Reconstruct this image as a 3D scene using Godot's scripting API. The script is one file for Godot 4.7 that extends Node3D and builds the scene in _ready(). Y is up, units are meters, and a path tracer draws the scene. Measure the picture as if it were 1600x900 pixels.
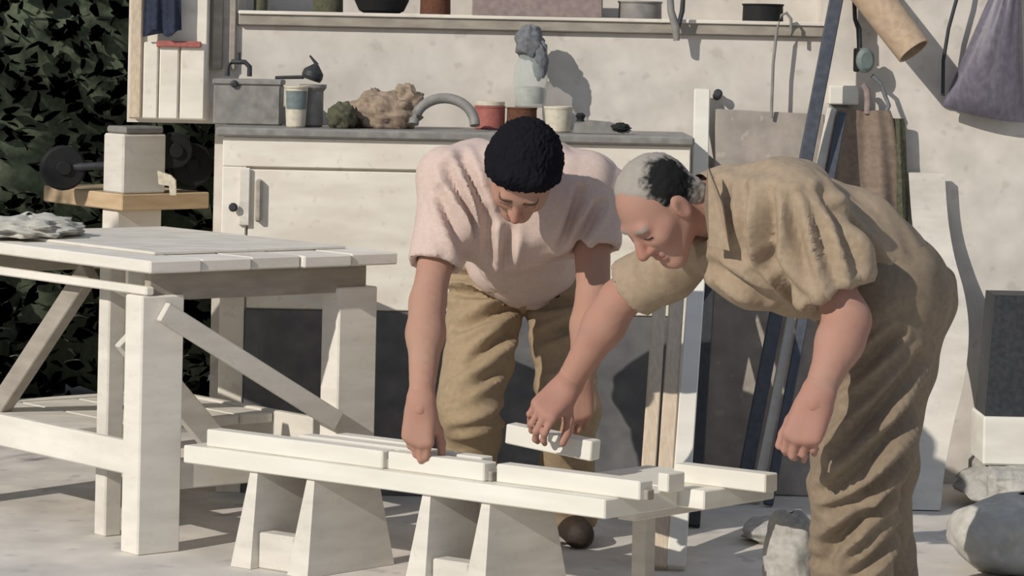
extends Node3D

# ---------------------------------------------------------------- view
const F := 3800.0        # focal length in pixels of the 1600 x 900 frame
const EYE := 1.375       # camera height
const HOR := 75.0        # row of the horizon
const ROLL := 0.021

var M := {}
var names := {}

# a point of the place, from a row and column of the photograph and its distance
func at(px: float, py: float, d: float) -> Vector3:
	var dx := px - 800.0
	var dy := py - HOR
	var x := dx * cos(ROLL) + dy * sin(ROLL)
	var y := -dx * sin(ROLL) + dy * cos(ROLL)
	return Vector3(x * d / F, EYE - y * d / F, -d)

# ---------------------------------------------------------------- materials
func noise_tex(c0: Color, c1: Color, freq: float, oct := 4, sd := 1, stretch := 1.0, size := 256, spots := 0.0, c2 := Color.BLACK) -> ImageTexture:
	var n := FastNoiseLite.new()
	n.seed = sd
	n.noise_type = FastNoiseLite.TYPE_SIMPLEX_SMOOTH
	n.frequency = freq
	n.fractal_octaves = oct
	var img := Image.create(size, size, false, Image.FORMAT_RGB8)
	var m := FastNoiseLite.new()
	m.seed = sd + 77
	m.frequency = 0.045
	m.fractal_octaves = 3
	var rad := size / TAU
	for j in size:
		var a := j * TAU / size
		var ca := cos(a) * rad
		var sa := sin(a) * rad
		for i in size:
			# wraps top to bottom by running round a cylinder, side to side by blending
			var u := i * stretch
			var t := n.get_noise_3d(u, ca, sa)
			var w := float(i) / size
			t = lerpf(t, n.get_noise_3d((i - size) * stretch, ca, sa), w * w)
			var c := c0.lerp(c1, clampf(t * 1.1 + 0.5, 0.0, 1.0))
			if spots > 0.0:
				var q := m.get_noise_2d(i, j)
				if q > 0.42:
					c = c.lerp(c2, spots * clampf((q - 0.42) * 6.0, 0.0, 1.0))
			img.set_pixel(i, j, c)
	img.generate_mipmaps()
	return ImageTexture.create_from_image(img)

func mat(key: String, c0: Color, c1: Color, rough := 0.9, freq := 0.03, metres := 0.6, stretch := 1.0, relief := 0.0, spots := 0.0, c2 := Color.BLACK) -> StandardMaterial3D:
	var m := StandardMaterial3D.new()
	var t := noise_tex(c0, c1, freq, 4, key.hash() % 1000, stretch, 256, spots, c2)
	m.albedo_texture = t
	m.roughness = rough
	m.uv1_triplanar = true
	m.uv1_world_triplanar = true
	m.uv1_scale = Vector3.ONE / metres
	if relief > 0.0:
		m.heightmap_enabled = true
		m.heightmap_texture = t
		m.heightmap_scale = relief
	M[key] = m
	return m

func make_materials() -> void:
	mat("plaster", Color(0.86, 0.835, 0.80), Color(0.79, 0.765, 0.73), 0.95, 0.035, 1.1, 1.0, 0.25, 0.35, Color(0.68, 0.64, 0.60))
	mat("paint", Color(0.93, 0.91, 0.86), Color(0.86, 0.83, 0.78), 0.75, 0.03, 0.7, 0.35, 0.08, 0.3, Color(0.78, 0.73, 0.67))
	mat("fresh_paint", Color(0.91, 0.90, 0.86), Color(0.86, 0.845, 0.80), 0.6, 0.03, 0.5, 0.3, 0.04)
	mat("bench", Color(0.88, 0.86, 0.82), Color(0.79, 0.77, 0.73), 0.85, 0.035, 0.5, 0.3, 0.12, 0.18, Color(0.60, 0.58, 0.55))
	mat("bench_light", Color(0.92, 0.90, 0.86), Color(0.84, 0.82, 0.78), 0.8, 0.03, 0.45, 0.3, 0.1, 0.15, Color(0.66, 0.63, 0.58))
	mat("concrete", Color(0.87, 0.845, 0.81), Color(0.77, 0.75, 0.72), 0.95, 0.03, 1.7, 1.0, 0.6, 0.5, Color(0.66, 0.64, 0.62))
	mat("grey_wood", Color(0.68, 0.65, 0.60), Color(0.57, 0.54, 0.50), 0.9, 0.04, 0.4, 0.3, 0.12)
	mat("raw_wood", Color(0.83, 0.74, 0.61), Color(0.74, 0.63, 0.49), 0.85, 0.04, 0.35, 0.25, 0.1)
	mat("pale_wood", Color(0.85, 0.79, 0.70), Color(0.76, 0.69, 0.60), 0.85, 0.04, 0.35, 3.0, 0.1)
	mat("dust_panel", Color(0.68, 0.64, 0.60), Color(0.57, 0.54, 0.51), 0.95, 0.03, 0.8, 1.0, 0.2, 0.6, Color(0.76, 0.71, 0.66))
	mat("steel_grey", Color(0.58, 0.57, 0.55), Color(0.48, 0.47, 0.46), 0.6, 0.03, 0.4, 1.0, 0.06, 0.4, Color(0.62, 0.58, 0.52))
	mat("base_grey", Color(0.45, 0.45, 0.45), Color(0.37, 0.37, 0.38), 0.9, 0.03, 0.7, 1.0, 0.1)  # dark grey that stands for shade on the lower cabinet front
	mat("dark_metal", Color(0.22, 0.23, 0.25), Color(0.16, 0.17, 0.18), 0.6, 0.05, 0.3, 1.0, 0.05)
	mat("blue_metal", Color(0.31, 0.33, 0.37), Color(0.24, 0.26, 0.30), 0.55, 0.04, 0.3, 1.0, 0.05)
	mat("black", Color(0.10, 0.11, 0.12), Color(0.07, 0.075, 0.08), 0.8, 0.05, 0.3)
	mat("teal", Color(0.48, 0.53, 0.52), Color(0.40, 0.45, 0.45), 0.6, 0.04, 0.2)
	mat("cream_tin", Color(0.86, 0.83, 0.75), Color(0.76, 0.73, 0.66), 0.6, 0.04, 0.2)
	mat("red_tin", Color(0.70, 0.42, 0.38), Color(0.60, 0.35, 0.32), 0.6, 0.04, 0.2)
	mat("rust", Color(0.45, 0.29, 0.21), Color(0.33, 0.21, 0.16), 0.9, 0.06, 0.2, 1.0, 0.1)
	mat("rag", Color(0.67, 0.60, 0.52), Color(0.52, 0.45, 0.39), 0.95, 0.05, 0.25, 1.0, 0.25)
	mat("olive_rag", Color(0.40, 0.40, 0.31), Color(0.27, 0.27, 0.22), 0.95, 0.05, 0.25, 1.0, 0.25)
	mat("grey_cloth", Color(0.50, 0.51, 0.52), Color(0.38, 0.39, 0.41), 0.95, 0.05, 0.25, 1.0, 0.2)
	mat("navy_cloth", Color(0.20, 0.23, 0.31), Color(0.13, 0.15, 0.21), 0.95, 0.05, 0.25, 1.0, 0.2)
	mat("coat", Color(0.58, 0.51, 0.45), Color(0.48, 0.42, 0.37), 0.95, 0.05, 0.3, 1.0, 0.2)
	mat("bag", Color(0.46, 0.44, 0.49), Color(0.36, 0.34, 0.39), 0.45, 0.04, 0.35, 2.0, 0.08)
	mat("tube_paper", Color(0.76, 0.67, 0.57), Color(0.66, 0.57, 0.48), 0.9, 0.04, 0.3)
	mat("mauve_box", Color(0.62, 0.56, 0.54), Color(0.54, 0.48, 0.47), 0.9, 0.04, 0.3)
	mat("sack", Color(0.80, 0.79, 0.75), Color(0.68, 0.67, 0.64), 0.95, 0.04, 0.4, 1.0, 0.3)
	mat("stone", Color(0.74, 0.73, 0.70), Color(0.60, 0.59, 0.57), 0.95, 0.05, 0.3, 1.0, 0.5)
	mat("pink_shirt", Color(0.82, 0.74, 0.70), Color(0.77, 0.69, 0.65), 0.95, 0.06, 0.2, 1.0, 0.1)
	mat("khaki", Color(0.66, 0.58, 0.47), Color(0.58, 0.51, 0.41), 0.95, 0.05, 0.25, 1.0, 0.12)
	mat("work_shirt", Color(0.66, 0.59, 0.50), Color(0.59, 0.52, 0.44), 0.95, 0.05, 0.25, 1.0, 0.12)
	mat("work_trousers", Color(0.56, 0.50, 0.42), Color(0.49, 0.43, 0.36), 0.95, 0.05, 0.25, 1.0, 0.12)
	mat("shoe", Color(0.24, 0.19, 0.15), Color(0.16, 0.13, 0.11), 0.7, 0.05, 0.2)
	mat("bark", Color(0.20, 0.17, 0.13), Color(0.12, 0.10, 0.08), 0.95, 0.05, 0.3, 1.0, 0.5)
	mat("hedge_core", Color(0.42, 0.46, 0.37), Color(0.30, 0.34, 0.27), 1.0, 0.06, 0.4)
	var v := StandardMaterial3D.new()
	v.vertex_color_use_as_albedo = true
	v.roughness = 0.7
	v.metallic_specular = 0.3
	M["skin"] = v
	var h := StandardMaterial3D.new()
	h.vertex_color_use_as_albedo = true
	h.roughness = 0.95
	h.metallic_specular = 0.15
	M["hair"] = h
	var l := StandardMaterial3D.new()
	l.vertex_color_use_as_albedo = true
	l.roughness = 0.6
	l.cull_mode = BaseMaterial3D.CULL_DISABLED
	M["leaf"] = l
	var g := StandardMaterial3D.new()
	g.albedo_color = Color(0.80, 0.84, 0.82, 0.35)
	g.transparency = BaseMaterial3D.TRANSPARENCY_ALPHA
	g.roughness = 0.08
	g.metallic_specular = 0.7
	M["glass"] = g

# ---------------------------------------------------------------- nodes
func numbered(called: String) -> String:
	if not names.has(called):
		names[called] = 0
		return called
	names[called] += 1
	return "%s_%03d" % [called, names[called]]

func thing(called: String, label: String, category: String, base: Vector3, group := "") -> Node3D:
	var o := Node3D.new()
	o.name = numbered(called)
	add_child(o)
	o.position = base
	o.set_meta("label", label)
	o.set_meta("category", category)
	if group != "":
		o.set_meta("group", group)
	return o

# meshes are laid out in the place's own metres and hung under the thing's base
func part(called: String, st: SurfaceTool, material: String, parent: Node3D, label := "") -> MeshInstance3D:
	return part_mesh(called, st.commit(), material, parent, label)

func part_mesh(called: String, mesh: Mesh, material: String, parent: Node3D, label := "") -> MeshInstance3D:
	var o := MeshInstance3D.new()
	o.name = called
	o.mesh = mesh
	o.material_override = M[material]
	parent.add_child(o, true)
	o.position = -parent.position if parent.get_parent() == self else Vector3.ZERO
	if label != "":
		o.set_meta("label", label)
	return o

func struct(called: String, st: SurfaceTool, material: String) -> MeshInstance3D:
	var o := MeshInstance3D.new()
	o.name = called
	o.mesh = st.commit()
	o.material_override = M[material]
	add_child(o, true)
	o.set_meta("kind", "structure")
	return o

func mb() -> SurfaceTool:
	var st := SurfaceTool.new()
	st.begin(Mesh.PRIMITIVE_TRIANGLES)
	return st

func tri(st: SurfaceTool, a: Vector3, b: Vector3, c: Vector3, mid: Vector3) -> void:
	var n := (b - a).cross(c - a)
	if n.length_squared() < 1e-16:
		return
	n = n.normalized()
	if n.dot((a + b + c) / 3.0 - mid) < 0.0:
		n = -n
		var t := b
		b = c
		c = t
	st.set_normal(n)
	st.add_vertex(a)
	st.set_normal(n)
	st.add_vertex(c)
	st.set_normal(n)
	st.add_vertex(b)

func quad(st: SurfaceTool, a: Vector3, b: Vector3, c: Vector3, d: Vector3, mid: Vector3) -> void:
	tri(st, a, b, c, mid)
	tri(st, a, c, d, mid)

# a box with chamfered edges; x, y, z are half-extent vectors
func hexa(st: SurfaceTool, c: Vector3, x: Vector3, y: Vector3, z: Vector3, bev := 0.003, top := 1.0) -> void:
	var ax := [x, y, z]
	var le := [x.length(), y.length(), z.length()]
	var v := {}
	for sx in [-1, 1]:
		for sy in [-1, 1]:
			for sz in [-1, 1]:
				var s := [sx, sy, sz]
				for f in 3:
					var p := c
					for k in 3:
						var kk: float = 1.0 if k == f else maxf(0.1, 1.0 - bev / maxf(le[k], 1e-5))
						if k != 1 and sy > 0:
							kk *= top
						p += ax[k] * (s[k] * kk)
					v[Vector4i(sx, sy, sz, f)] = p
	for f in 3:
		for s in [-1, 1]:
			var q := []
			for ab in [[-1, -1], [1, -1], [1, 1], [-1, 1]]:
				var key := [0, 0, 0]
				key[f] = s
				key[(f + 1) % 3] = ab[0]
				key[(f + 2) % 3] = ab[1]
				q.append(v[Vector4i(key[0], key[1], key[2], f)])
			quad(st, q[0], q[1], q[2], q[3], c)
	for f in 3:
		var g := (f + 1) % 3
		var h := (f + 2) % 3
		for s in [-1, 1]:
			for t in [-1, 1]:
				var q := []
				for e in [-1, 1]:
					var key := [0, 0, 0]
					key[f] = e
					key[g] = s
					key[h] = t
					q.append([v[Vector4i(key[0], key[1], key[2], g)], v[Vector4i(key[0], key[1], key[2], h)]])
				quad(st, q[0][0], q[0][1], q[1][1], q[1][0], c)
	for sx in [-1, 1]:
		for sy in [-1, 1]:
			for sz in [-1, 1]:
				tri(st, v[Vector4i(sx, sy, sz, 0)], v[Vector4i(sx, sy, sz, 1)], v[Vector4i(sx, sy, sz, 2)], c)

func box(st: SurfaceTool, lo: Vector3, hi: Vector3, bev := 0.003) -> void:
	var h := (hi - lo) * 0.5
	hexa(st, (lo + hi) * 0.5, Vector3(absf(h.x), 0, 0), Vector3(0, absf(h.y), 0), Vector3(0, 0, absf(h.z)), bev)

# a bar of rectangular section from a to b; w across (towards side), t thick
func bar(st: SurfaceTool, a: Vector3, b: Vector3, w: float, t: float, side: Vector3, bev := 0.003) -> void:
	var y := (b - a) * 0.5
	var yn := y.normalized()
	var x := (side - yn * side.dot(yn)).normalized()
	var z := x.cross(yn)
	hexa(st, (a + b) * 0.5, x * w * 0.5, y, z * t * 0.5, bev)

func smooth_grid(st: SurfaceTool, rows: Array, closed := true) -> void:
	# rows of points -> smooth shaded surface
	var nr := rows.size()
	var nc: int = rows[0].size()
	var nm := []
	for j in nr:
		var r := PackedVector3Array()
		for i in nc:
			var il := (i - 1 + nc) % nc if closed else maxi(i - 1, 0)
			var ir := (i + 1) % nc if closed else mini(i + 1, nc - 1)
			var du: Vector3 = rows[j][ir] - rows[j][il]
			var dv: Vector3 = rows[mini(j + 1, nr - 1)][i] - rows[maxi(j - 1, 0)][i]
			var n := du.cross(dv)
			r.append(n.normalized() if n.length() > 1e-9 else Vector3.UP)
		nm.append(r)
	var cols := nc if closed else nc - 1
	for j in nr - 1:
		for i in cols:
			var i2 := (i + 1) % nc
			for c in [[j, i], [j + 1, i2], [j, i2], [j, i], [j + 1, i], [j + 1, i2]]:
				st.set_normal(nm[c[0]][c[1]])
				st.add_vertex(rows[c[0]][c[1]])

func cap_fan(st: SurfaceTool, ring: Array, away: Vector3) -> void:
	var c := Vector3.ZERO
	for p in ring:
		c += p
	c /= ring.size()
	for i in ring.size():
		tri(st, c, ring[i], ring[(i + 1) % ring.size()], c - away)

func frame(dir: Vector3) -> Array:
	var t := dir.normalized()
	var up := Vector3.UP if absf(t.y) < 0.9 else Vector3.RIGHT
	var x := up.cross(t).normalized()
	return [x, t.cross(x), t]

func tube(st: SurfaceTool, pts: Array, rad: Array, sides := 12, caps := true) -> void:
	var rows := []
	for j in pts.size():
		var d: Vector3 = pts[mini(j + 1, pts.size() - 1)] - pts[maxi(j - 1, 0)]
		var f := frame(d)
		var r: float = rad[mini(j, rad.size() - 1)]
		var row := []
		for i in sides:
			var a := i * TAU / sides
			row.append(pts[j] + (f[0] * cos(a) + f[1] * sin(a)) * r)
		rows.append(row)
	smooth_grid(st, rows)
	if caps:
		cap_fan(st, rows[0], pts[0] - pts[1])
		cap_fan(st, rows[-1], pts[-1] - pts[-2])

# turned shape: profile of (radius, height) about an axis
func lathe(st: SurfaceTool, base: Vector3, axis: Vector3, prof: Array, sides := 20, flat := 1.0, flat_dir := Vector3.ZERO) -> void:
	var f := frame(axis)
	if flat_dir != Vector3.ZERO:
		var t := axis.normalized()
		var z := (flat_dir - t * flat_dir.dot(t)).normalized()
		f = [z.cross(t), z, t]
	var rows := []
	for p in prof:
		var row := []
		for i in sides:
			var a := i * TAU / sides
			row.append(base + f[2] * p.y + (f[0] * cos(a) + f[1] * sin(a) * flat) * p.x)
		rows.append(row)
	for j in rows.size() - 1:
		smooth_grid(st, [rows[j], rows[j + 1]])
	cap_fan(st, rows[0], -f[2])
	cap_fan(st, rows[-1], f[2])

# flat outline (in the plane of ex, ey) with thickness ez
func slab(st: SurfaceTool, poly: PackedVector2Array, o: Vector3, ex: Vector3, ey: Vector3, ez: Vector3) -> void:
	var idx := Geometry2D.triangulate_polygon(poly)
	var mid := Vector2.ZERO
	for p in poly:
		mid += p
	mid /= poly.size()
	var front := []
	var back := []
	for p in poly:
		front.append(o + ex * p.x + ey * p.y)
		back.append(o + ex * p.x + ey * p.y + ez)
	for k in range(0, idx.size(), 3):
		tri(st, front[idx[k]], front[idx[k + 1]], front[idx[k + 2]], front[idx[k]] + ez)
		tri(st, back[idx[k]], back[idx[k + 1]], back[idx[k + 2]], back[idx[k]] - ez)
	var cw := Geometry2D.is_polygon_clockwise(poly)
	for i in poly.size():
		var i2 := (i + 1) % poly.size()
		var e := poly[i2] - poly[i]
		var nn := Vector2(e.y, -e.x) * (-1.0 if cw else 1.0)
		var m: Vector3 = (front[i] + back[i2]) * 0.5 - (ex * nn.x + ey * nn.y)
		quad(st, front[i], front[i2], back[i2], back[i], m)

# crumpled rounded lump
func lump(st: SurfaceTool, c: Vector3, r: Vector3, sd: int, amp := 0.25, freq := 4.0, floor_y := -100.0, rot := 0.0) -> void:
	var n := FastNoiseLite.new()
	n.seed = sd
	n.frequency = 1.0
	n.fractal_octaves = 3
	var rows := []
	var b := Basis(Vector3.UP, rot)
	for j in 25:
		var th := PI * j / 24.0
		var row := []
		for i in 36:
			var ph := TAU * i / 36.0
			var d := Vector3(sin(th) * cos(ph), cos(th), -sin(th) * sin(ph))
			var k := 1.0 + amp * n.get_noise_3dv(d * freq * 0.5 + Vector3(sd, 0, 0))
			var p := c + b * (d * k * r)
			p.y = maxf(p.y, floor_y)
			row.append(p)
		rows.append(row)
	smooth_grid(st, rows)

# ---------------------------------------------------------------- bodies as one surface
class Field:
	var op := PackedInt32Array()
	var a := PackedVector3Array()
	var b := PackedVector3Array()
	var ra := PackedFloat32Array()
	var rb := PackedFloat32Array()
	var k := PackedFloat32Array()
	var inv: Array[Transform3D] = []
	var rad := PackedVector3Array()
	var mid := PackedVector3Array()
	var reach := PackedFloat32Array()

	func _put(o: int, pa: Vector3, pb: Vector3, r1: float, r2: float, kk: float, t: Transform3D, r3: Vector3, m: Vector3, rr: float) -> void:
		op.append(o)
		a.append(pa)
		b.append(pb)
		ra.append(r1)
		rb.append(r2)
		k.append(kk)
		inv.append(t)
		rad.append(r3)
		mid.append(m)
		reach.append(rr)

	func cap(pa: Vector3, pb: Vector3, r1: float, r2: float, kk := 0.03, sub := false) -> void:
		_put(2 if sub else 0, pa, pb, r1, r2, kk, Transform3D(), Vector3.ONE, (pa + pb) * 0.5, pa.distance_to(pb) * 0.5 + maxf(r1, r2))

	func ell(t: Transform3D, c: Vector3, r: Vector3, kk := 0.03, sub := false) -> void:
		var w := Transform3D(t.basis, t * c)
		_put(3 if sub else 1, w.origin, w.origin, 0, 0, kk, w.affine_inverse(), r, w.origin, maxf(r.x, maxf(r.y, r.z)))

	func cut(p: Vector3, n: Vector3, kk := 0.004) -> void:   # keeps the side away from n
		_put(4, p, n.normalized(), 0, 0, kk, Transform3D(), Vector3.ONE, p, 0)

	func ev(p: Vector3) -> float:
		var d := 10.0
		for i in op.size():
			var o := op[i]
			var kk := k[i]
			var e: float
			if o == 4:
				e = (p - a[i]).dot(b[i])
				var h4 := maxf(kk - absf(d - e), 0.0) / kk
				d = maxf(d, e) + h4 * h4 * kk * 0.25
				continue
			var far := (p - mid[i]).length() - reach[i]
			if o < 2:
				if far > d + kk:
					continue
			elif far > kk + 0.02:
				continue
			if o == 0 or o == 2:
				var ba := b[i] - a[i]
				var pa := p - a[i]
				var t := clampf(pa.dot(ba) / maxf(ba.length_squared(), 1e-9), 0.0, 1.0)
				e = (pa - ba * t).length() - lerpf(ra[i], rb[i], t)
			else:
				var q := inv[i] * p
				var r := rad[i]
				var k0 := (q / r).length()
				var k1 := (q / (r * r)).length()
				e = k0 * (k0 - 1.0) / maxf(k1, 1e-6) if k0 > 1e-4 else -minf(r.x, minf(r.y, r.z))
			if o < 2:
				var h := maxf(kk - absf(d - e), 0.0) / kk
				d = minf(d, e) - h * h * kk * 0.25
			else:
				e = -e
				var h2 := maxf(kk - absf(d - e), 0.0) / kk
				d = maxf(d, e) + h2 * h2 * kk * 0.25
		return d

class Paint:
	func of(_p: Vector3) -> Color:
		return Color.WHITE

class Push:
	func of(_p: Vector3) -> float:
		return 0.0

class Folds extends Push:
	var n := FastNoiseLite.new()
	var al := Vector3.DOWN
	var amp := 0.01
	var hems := []
	var creases := PackedVector3Array()
	var crease_wide := 0.017
	var crease_deep := 0.024
	func of(p: Vector3) -> float:
		var q := p - al * (p.dot(al) * 0.8)
		var k := amp
		for h in hems:
			k *= smoothstep(0.03, 0.14, p.distance_to(h))
		var t := n.get_noise_3dv(q) * 1.3
		var out := maxf(-0.005, k * (t + 0.35 * n.get_noise_3dv(q * 2.1 + Vector3(7, 3, 1)) - 0.25 * absf(t)))
		for i in range(0, creases.size(), 2):
			var a := creases[i]
			var ab := creases[i + 1] - a
			var ap := p - a
			ap.z *= 0.1
			ab.z *= 0.1
			var u := clampf(ap.dot(ab) / ab.length_squared(), 0.0, 1.0)
			var d := (ap - ab * u).length() / crease_wide
			if d < 3.0:
				var e := sin(PI * clampf(u * 0.9 + 0.05, 0.0, 1.0))
				out += crease_deep * sqrt(e) * (0.75 * exp(-(d - 1.5) * (d - 1.5) * 2.0) - exp(-d * d * 2.2))
		return maxf(-0.013, out + 0.003)

class HairPush extends Push:
	var n := FastNoiseLite.new()
	var inv := Transform3D()
	var fine := 0.003
	var broad := 0.004
	func of(p: Vector3) -> float:
		var q := inv * p
		return fine * n.get_noise_3d(q.x * 130.0, q.y * 40.0, q.z * 40.0) + broad * n.get_noise_3dv(q * 25.0)

class HairPaint extends Paint:
	var n := FastNoiseLite.new()
	var inv := Transform3D()
	var base := Color.BLACK
	var patch := Color.BLACK
	var at := Vector3.ZERO
	var size := 0.0
	func of(p: Vector3) -> Color:
		if size <= 0.0:
			return base
		var q := inv * p
		var e := (q - at) / size
		var k := clampf((1.15 - e.length() + n.get_noise_3dv(q * 60.0) * 0.35) * 3.0, 0.0, 1.0)
		return base.lerp(patch, k)

class SkinPaint extends Paint:
	var n := FastNoiseLite.new()
	var inv := Transform3D()
	var base := Color.WHITE
	var brow := Color.BLACK
	var hands := []
	func of(p: Vector3) -> Color:
		var c := base
		var t := n.get_noise_3dv(p)
		c = c.lerp(Color(base.r * 1.0, base.g * 0.9, base.b * 0.87), clampf(0.35 + t * 0.9, 0.0, 1.0))
		for h in hands:
			if p.distance_to(h) < 0.12:
				c = c.lerp(Color(base.r * 0.95, base.g * 0.84, base.b * 0.85), 0.5)
		var q := inv * p
		if q.length() < 0.16:
			var ax := absf(q.x)
			if q.z > 0.07 and absf(q.y - 0.030 - 0.002 * cos(ax * 60.0)) < 0.006 and ax > 0.014 and ax < 0.05:
				c = c.lerp(brow, 0.8)
			if q.z > 0.075 and q.y > -0.079 and q.y < -0.052 and ax < 0.024:
				c = c.lerp(Color(0.32, 0.12, 0.10), 0.45)
			if q.z > 0.08 and absf(q.y + 0.001) < 0.0025 and ax > 0.02 and ax < 0.045:
				c = Color(0.04, 0.03, 0.03)
			if q.z > 0.095 and q.y < 0.0 and q.y > -0.045:
				c = c.lerp(Color(base.r, base.g * 0.7, base.b * 0.65), 0.4)
		return c

class Acc:
	var v := PackedVector3Array()
	var n := PackedVector3Array()
	var c := PackedColorArray()
	var ix := PackedInt32Array()

	func mesh() -> ArrayMesh:
		var arr := []
		arr.resize(Mesh.ARRAY_MAX)
		arr[Mesh.ARRAY_VERTEX] = v
		arr[Mesh.ARRAY_NORMAL] = n
		if c.size() == v.size():
			arr[Mesh.ARRAY_COLOR] = c
		arr[Mesh.ARRAY_INDEX] = ix
		var m := ArrayMesh.new()
		m.add_surface_from_arrays(Mesh.PRIMITIVE_TRIANGLES, arr)
		return m

func net(fd: Field, lo: Vector3, hi: Vector3, cell: float, acc: Acc, paint: Paint = null, push: Push = null) -> void:
	const BL := 4
	var nb := Vector3i(((hi - lo) / (cell * BL)).ceil()) + Vector3i.ONE
	var nx := nb.x * BL + 1
	var ny := nb.y * BL + 1
	var nz := nb.z * BL + 1
	var vals := PackedFloat32Array()
	vals.resize(nx * ny * nz)
	vals.fill(100.0)
	var vid := PackedInt32Array()
	vid.resize(nx * ny * nz)
	vid.fill(-1)
	var half := cell * BL * 0.5
	var thr := half * 1.74 * 1.35 + cell
	var blocks: Array[Vector3i] = []
	for bz in nb.z:
		for by in nb.y:
			for bx in nb.x:
				var ctr := lo + Vector3(bx, by, bz) * (cell * BL) + Vector3.ONE * half
				if absf(fd.ev(ctr)) < thr:
					blocks.append(Vector3i(bx, by, bz) * BL)
	for bo in blocks:
		for z in range(bo.z, bo.z + BL + 1):
			for y in range(bo.y, bo.y + BL + 1):
				var row := (z * ny + y) * nx
				for x in range(bo.x, bo.x + BL + 1):
					if vals[row + x] > 99.0:
						vals[row + x] = fd.ev(lo + Vector3(x, y, z) * cell)
	var first := acc.v.size()
	var cells := PackedInt32Array()
	var sy := nx
	var sz := nx * ny
	var off := PackedInt32Array([0, 1, sy, sy + 1, sz, sz + 1, sz + sy, sz + sy + 1])
	var edges := [[0, 1], [2, 3], [4, 5], [6, 7], [0, 2], [1, 3], [4, 6], [5, 7], [0, 4], [1, 5], [2, 6], [3, 7]]
	var cpos := PackedVector3Array([Vector3(0, 0, 0), Vector3(1, 0, 0), Vector3(0, 1, 0), Vector3(1, 1, 0), Vector3(0, 0, 1), Vector3(1, 0, 1), Vector3(0, 1, 1), Vector3(1, 1, 1)])
	var g := PackedFloat32Array()
	g.resize(8)
	for bo in blocks:
		for z in range(bo.z, bo.z + BL):
			for y in range(bo.y, bo.y + BL):
				var row := (z * ny + y) * nx
				for x in range(bo.x, bo.x + BL):
					var i := row + x
					var neg := 0
					for q in 8:
						g[q] = vals[i + off[q]]
						if g[q] < 0.0:
							neg += 1
					if neg == 0 or neg == 8:
						continue
					var s := Vector3.ZERO
					var cnt := 0
					for e in edges:
						var g0 := g[e[0]]
						var g1 := g[e[1]]
						if (g0 < 0.0) != (g1 < 0.0):
							s += cpos[e[0]].lerp(cpos[e[1]], g0 / (g0 - g1))
							cnt += 1
					vid[i] = acc.v.size()
					acc.v.append(lo + (Vector3(x, y, z) + s / cnt) * cell)
					cells.append(i)
	var from := acc.ix.size()
	var st3 := PackedInt32Array([1, sy, sz])
	var axes := [Vector3.RIGHT, Vector3.UP, Vector3.BACK]
	for i in cells:
		var v0 := vals[i]
		for ax in 3:
			var v1 := vals[i + st3[ax]]
			if (v0 < 0.0) == (v1 < 0.0):
				continue
			var p := st3[(ax + 1) % 3]
			var q := st3[(ax + 2) % 3]
			if i - p - q < 0:
				continue
			var A := vid[i]
			var B := vid[i - p]
			var C := vid[i - p - q]
			var D := vid[i - q]
			if A < 0 or B < 0 or C < 0 or D < 0:
				continue
			# outward is +axis when the low end is inside; front faces run clockwise
			if v0 < 0.0:
				acc.ix.append_array([A, C, B, A, D, C])
			else:
				acc.ix.append_array([A, B, C, A, C, D])
	acc.n.resize(acc.v.size())
	_normals(acc, first, from)
	if push:
		for i in range(first, acc.v.size()):
			acc.v[i] += acc.n[i] * push.of(acc.v[i])
		_normals(acc, first, from)
	if paint:
		for i in range(first, acc.v.size()):
			acc.c.append(paint.of(acc.v[i]))

func _normals(acc: Acc, first: int, from: int) -> void:
	for i in range(first, acc.v.size()):
		acc.n[i] = Vector3.ZERO
	for t in range(from, acc.ix.size(), 3):
		var i0 := acc.ix[t]
		var i1 := acc.ix[t + 1]
		var i2 := acc.ix[t + 2]
		var fn := (acc.v[i2] - acc.v[i0]).cross(acc.v[i1] - acc.v[i0])
		acc.n[i0] += fn
		acc.n[i1] += fn
		acc.n[i2] += fn
	for i in range(first, acc.v.size()):
		acc.n[i] = acc.n[i].normalized()

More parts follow.
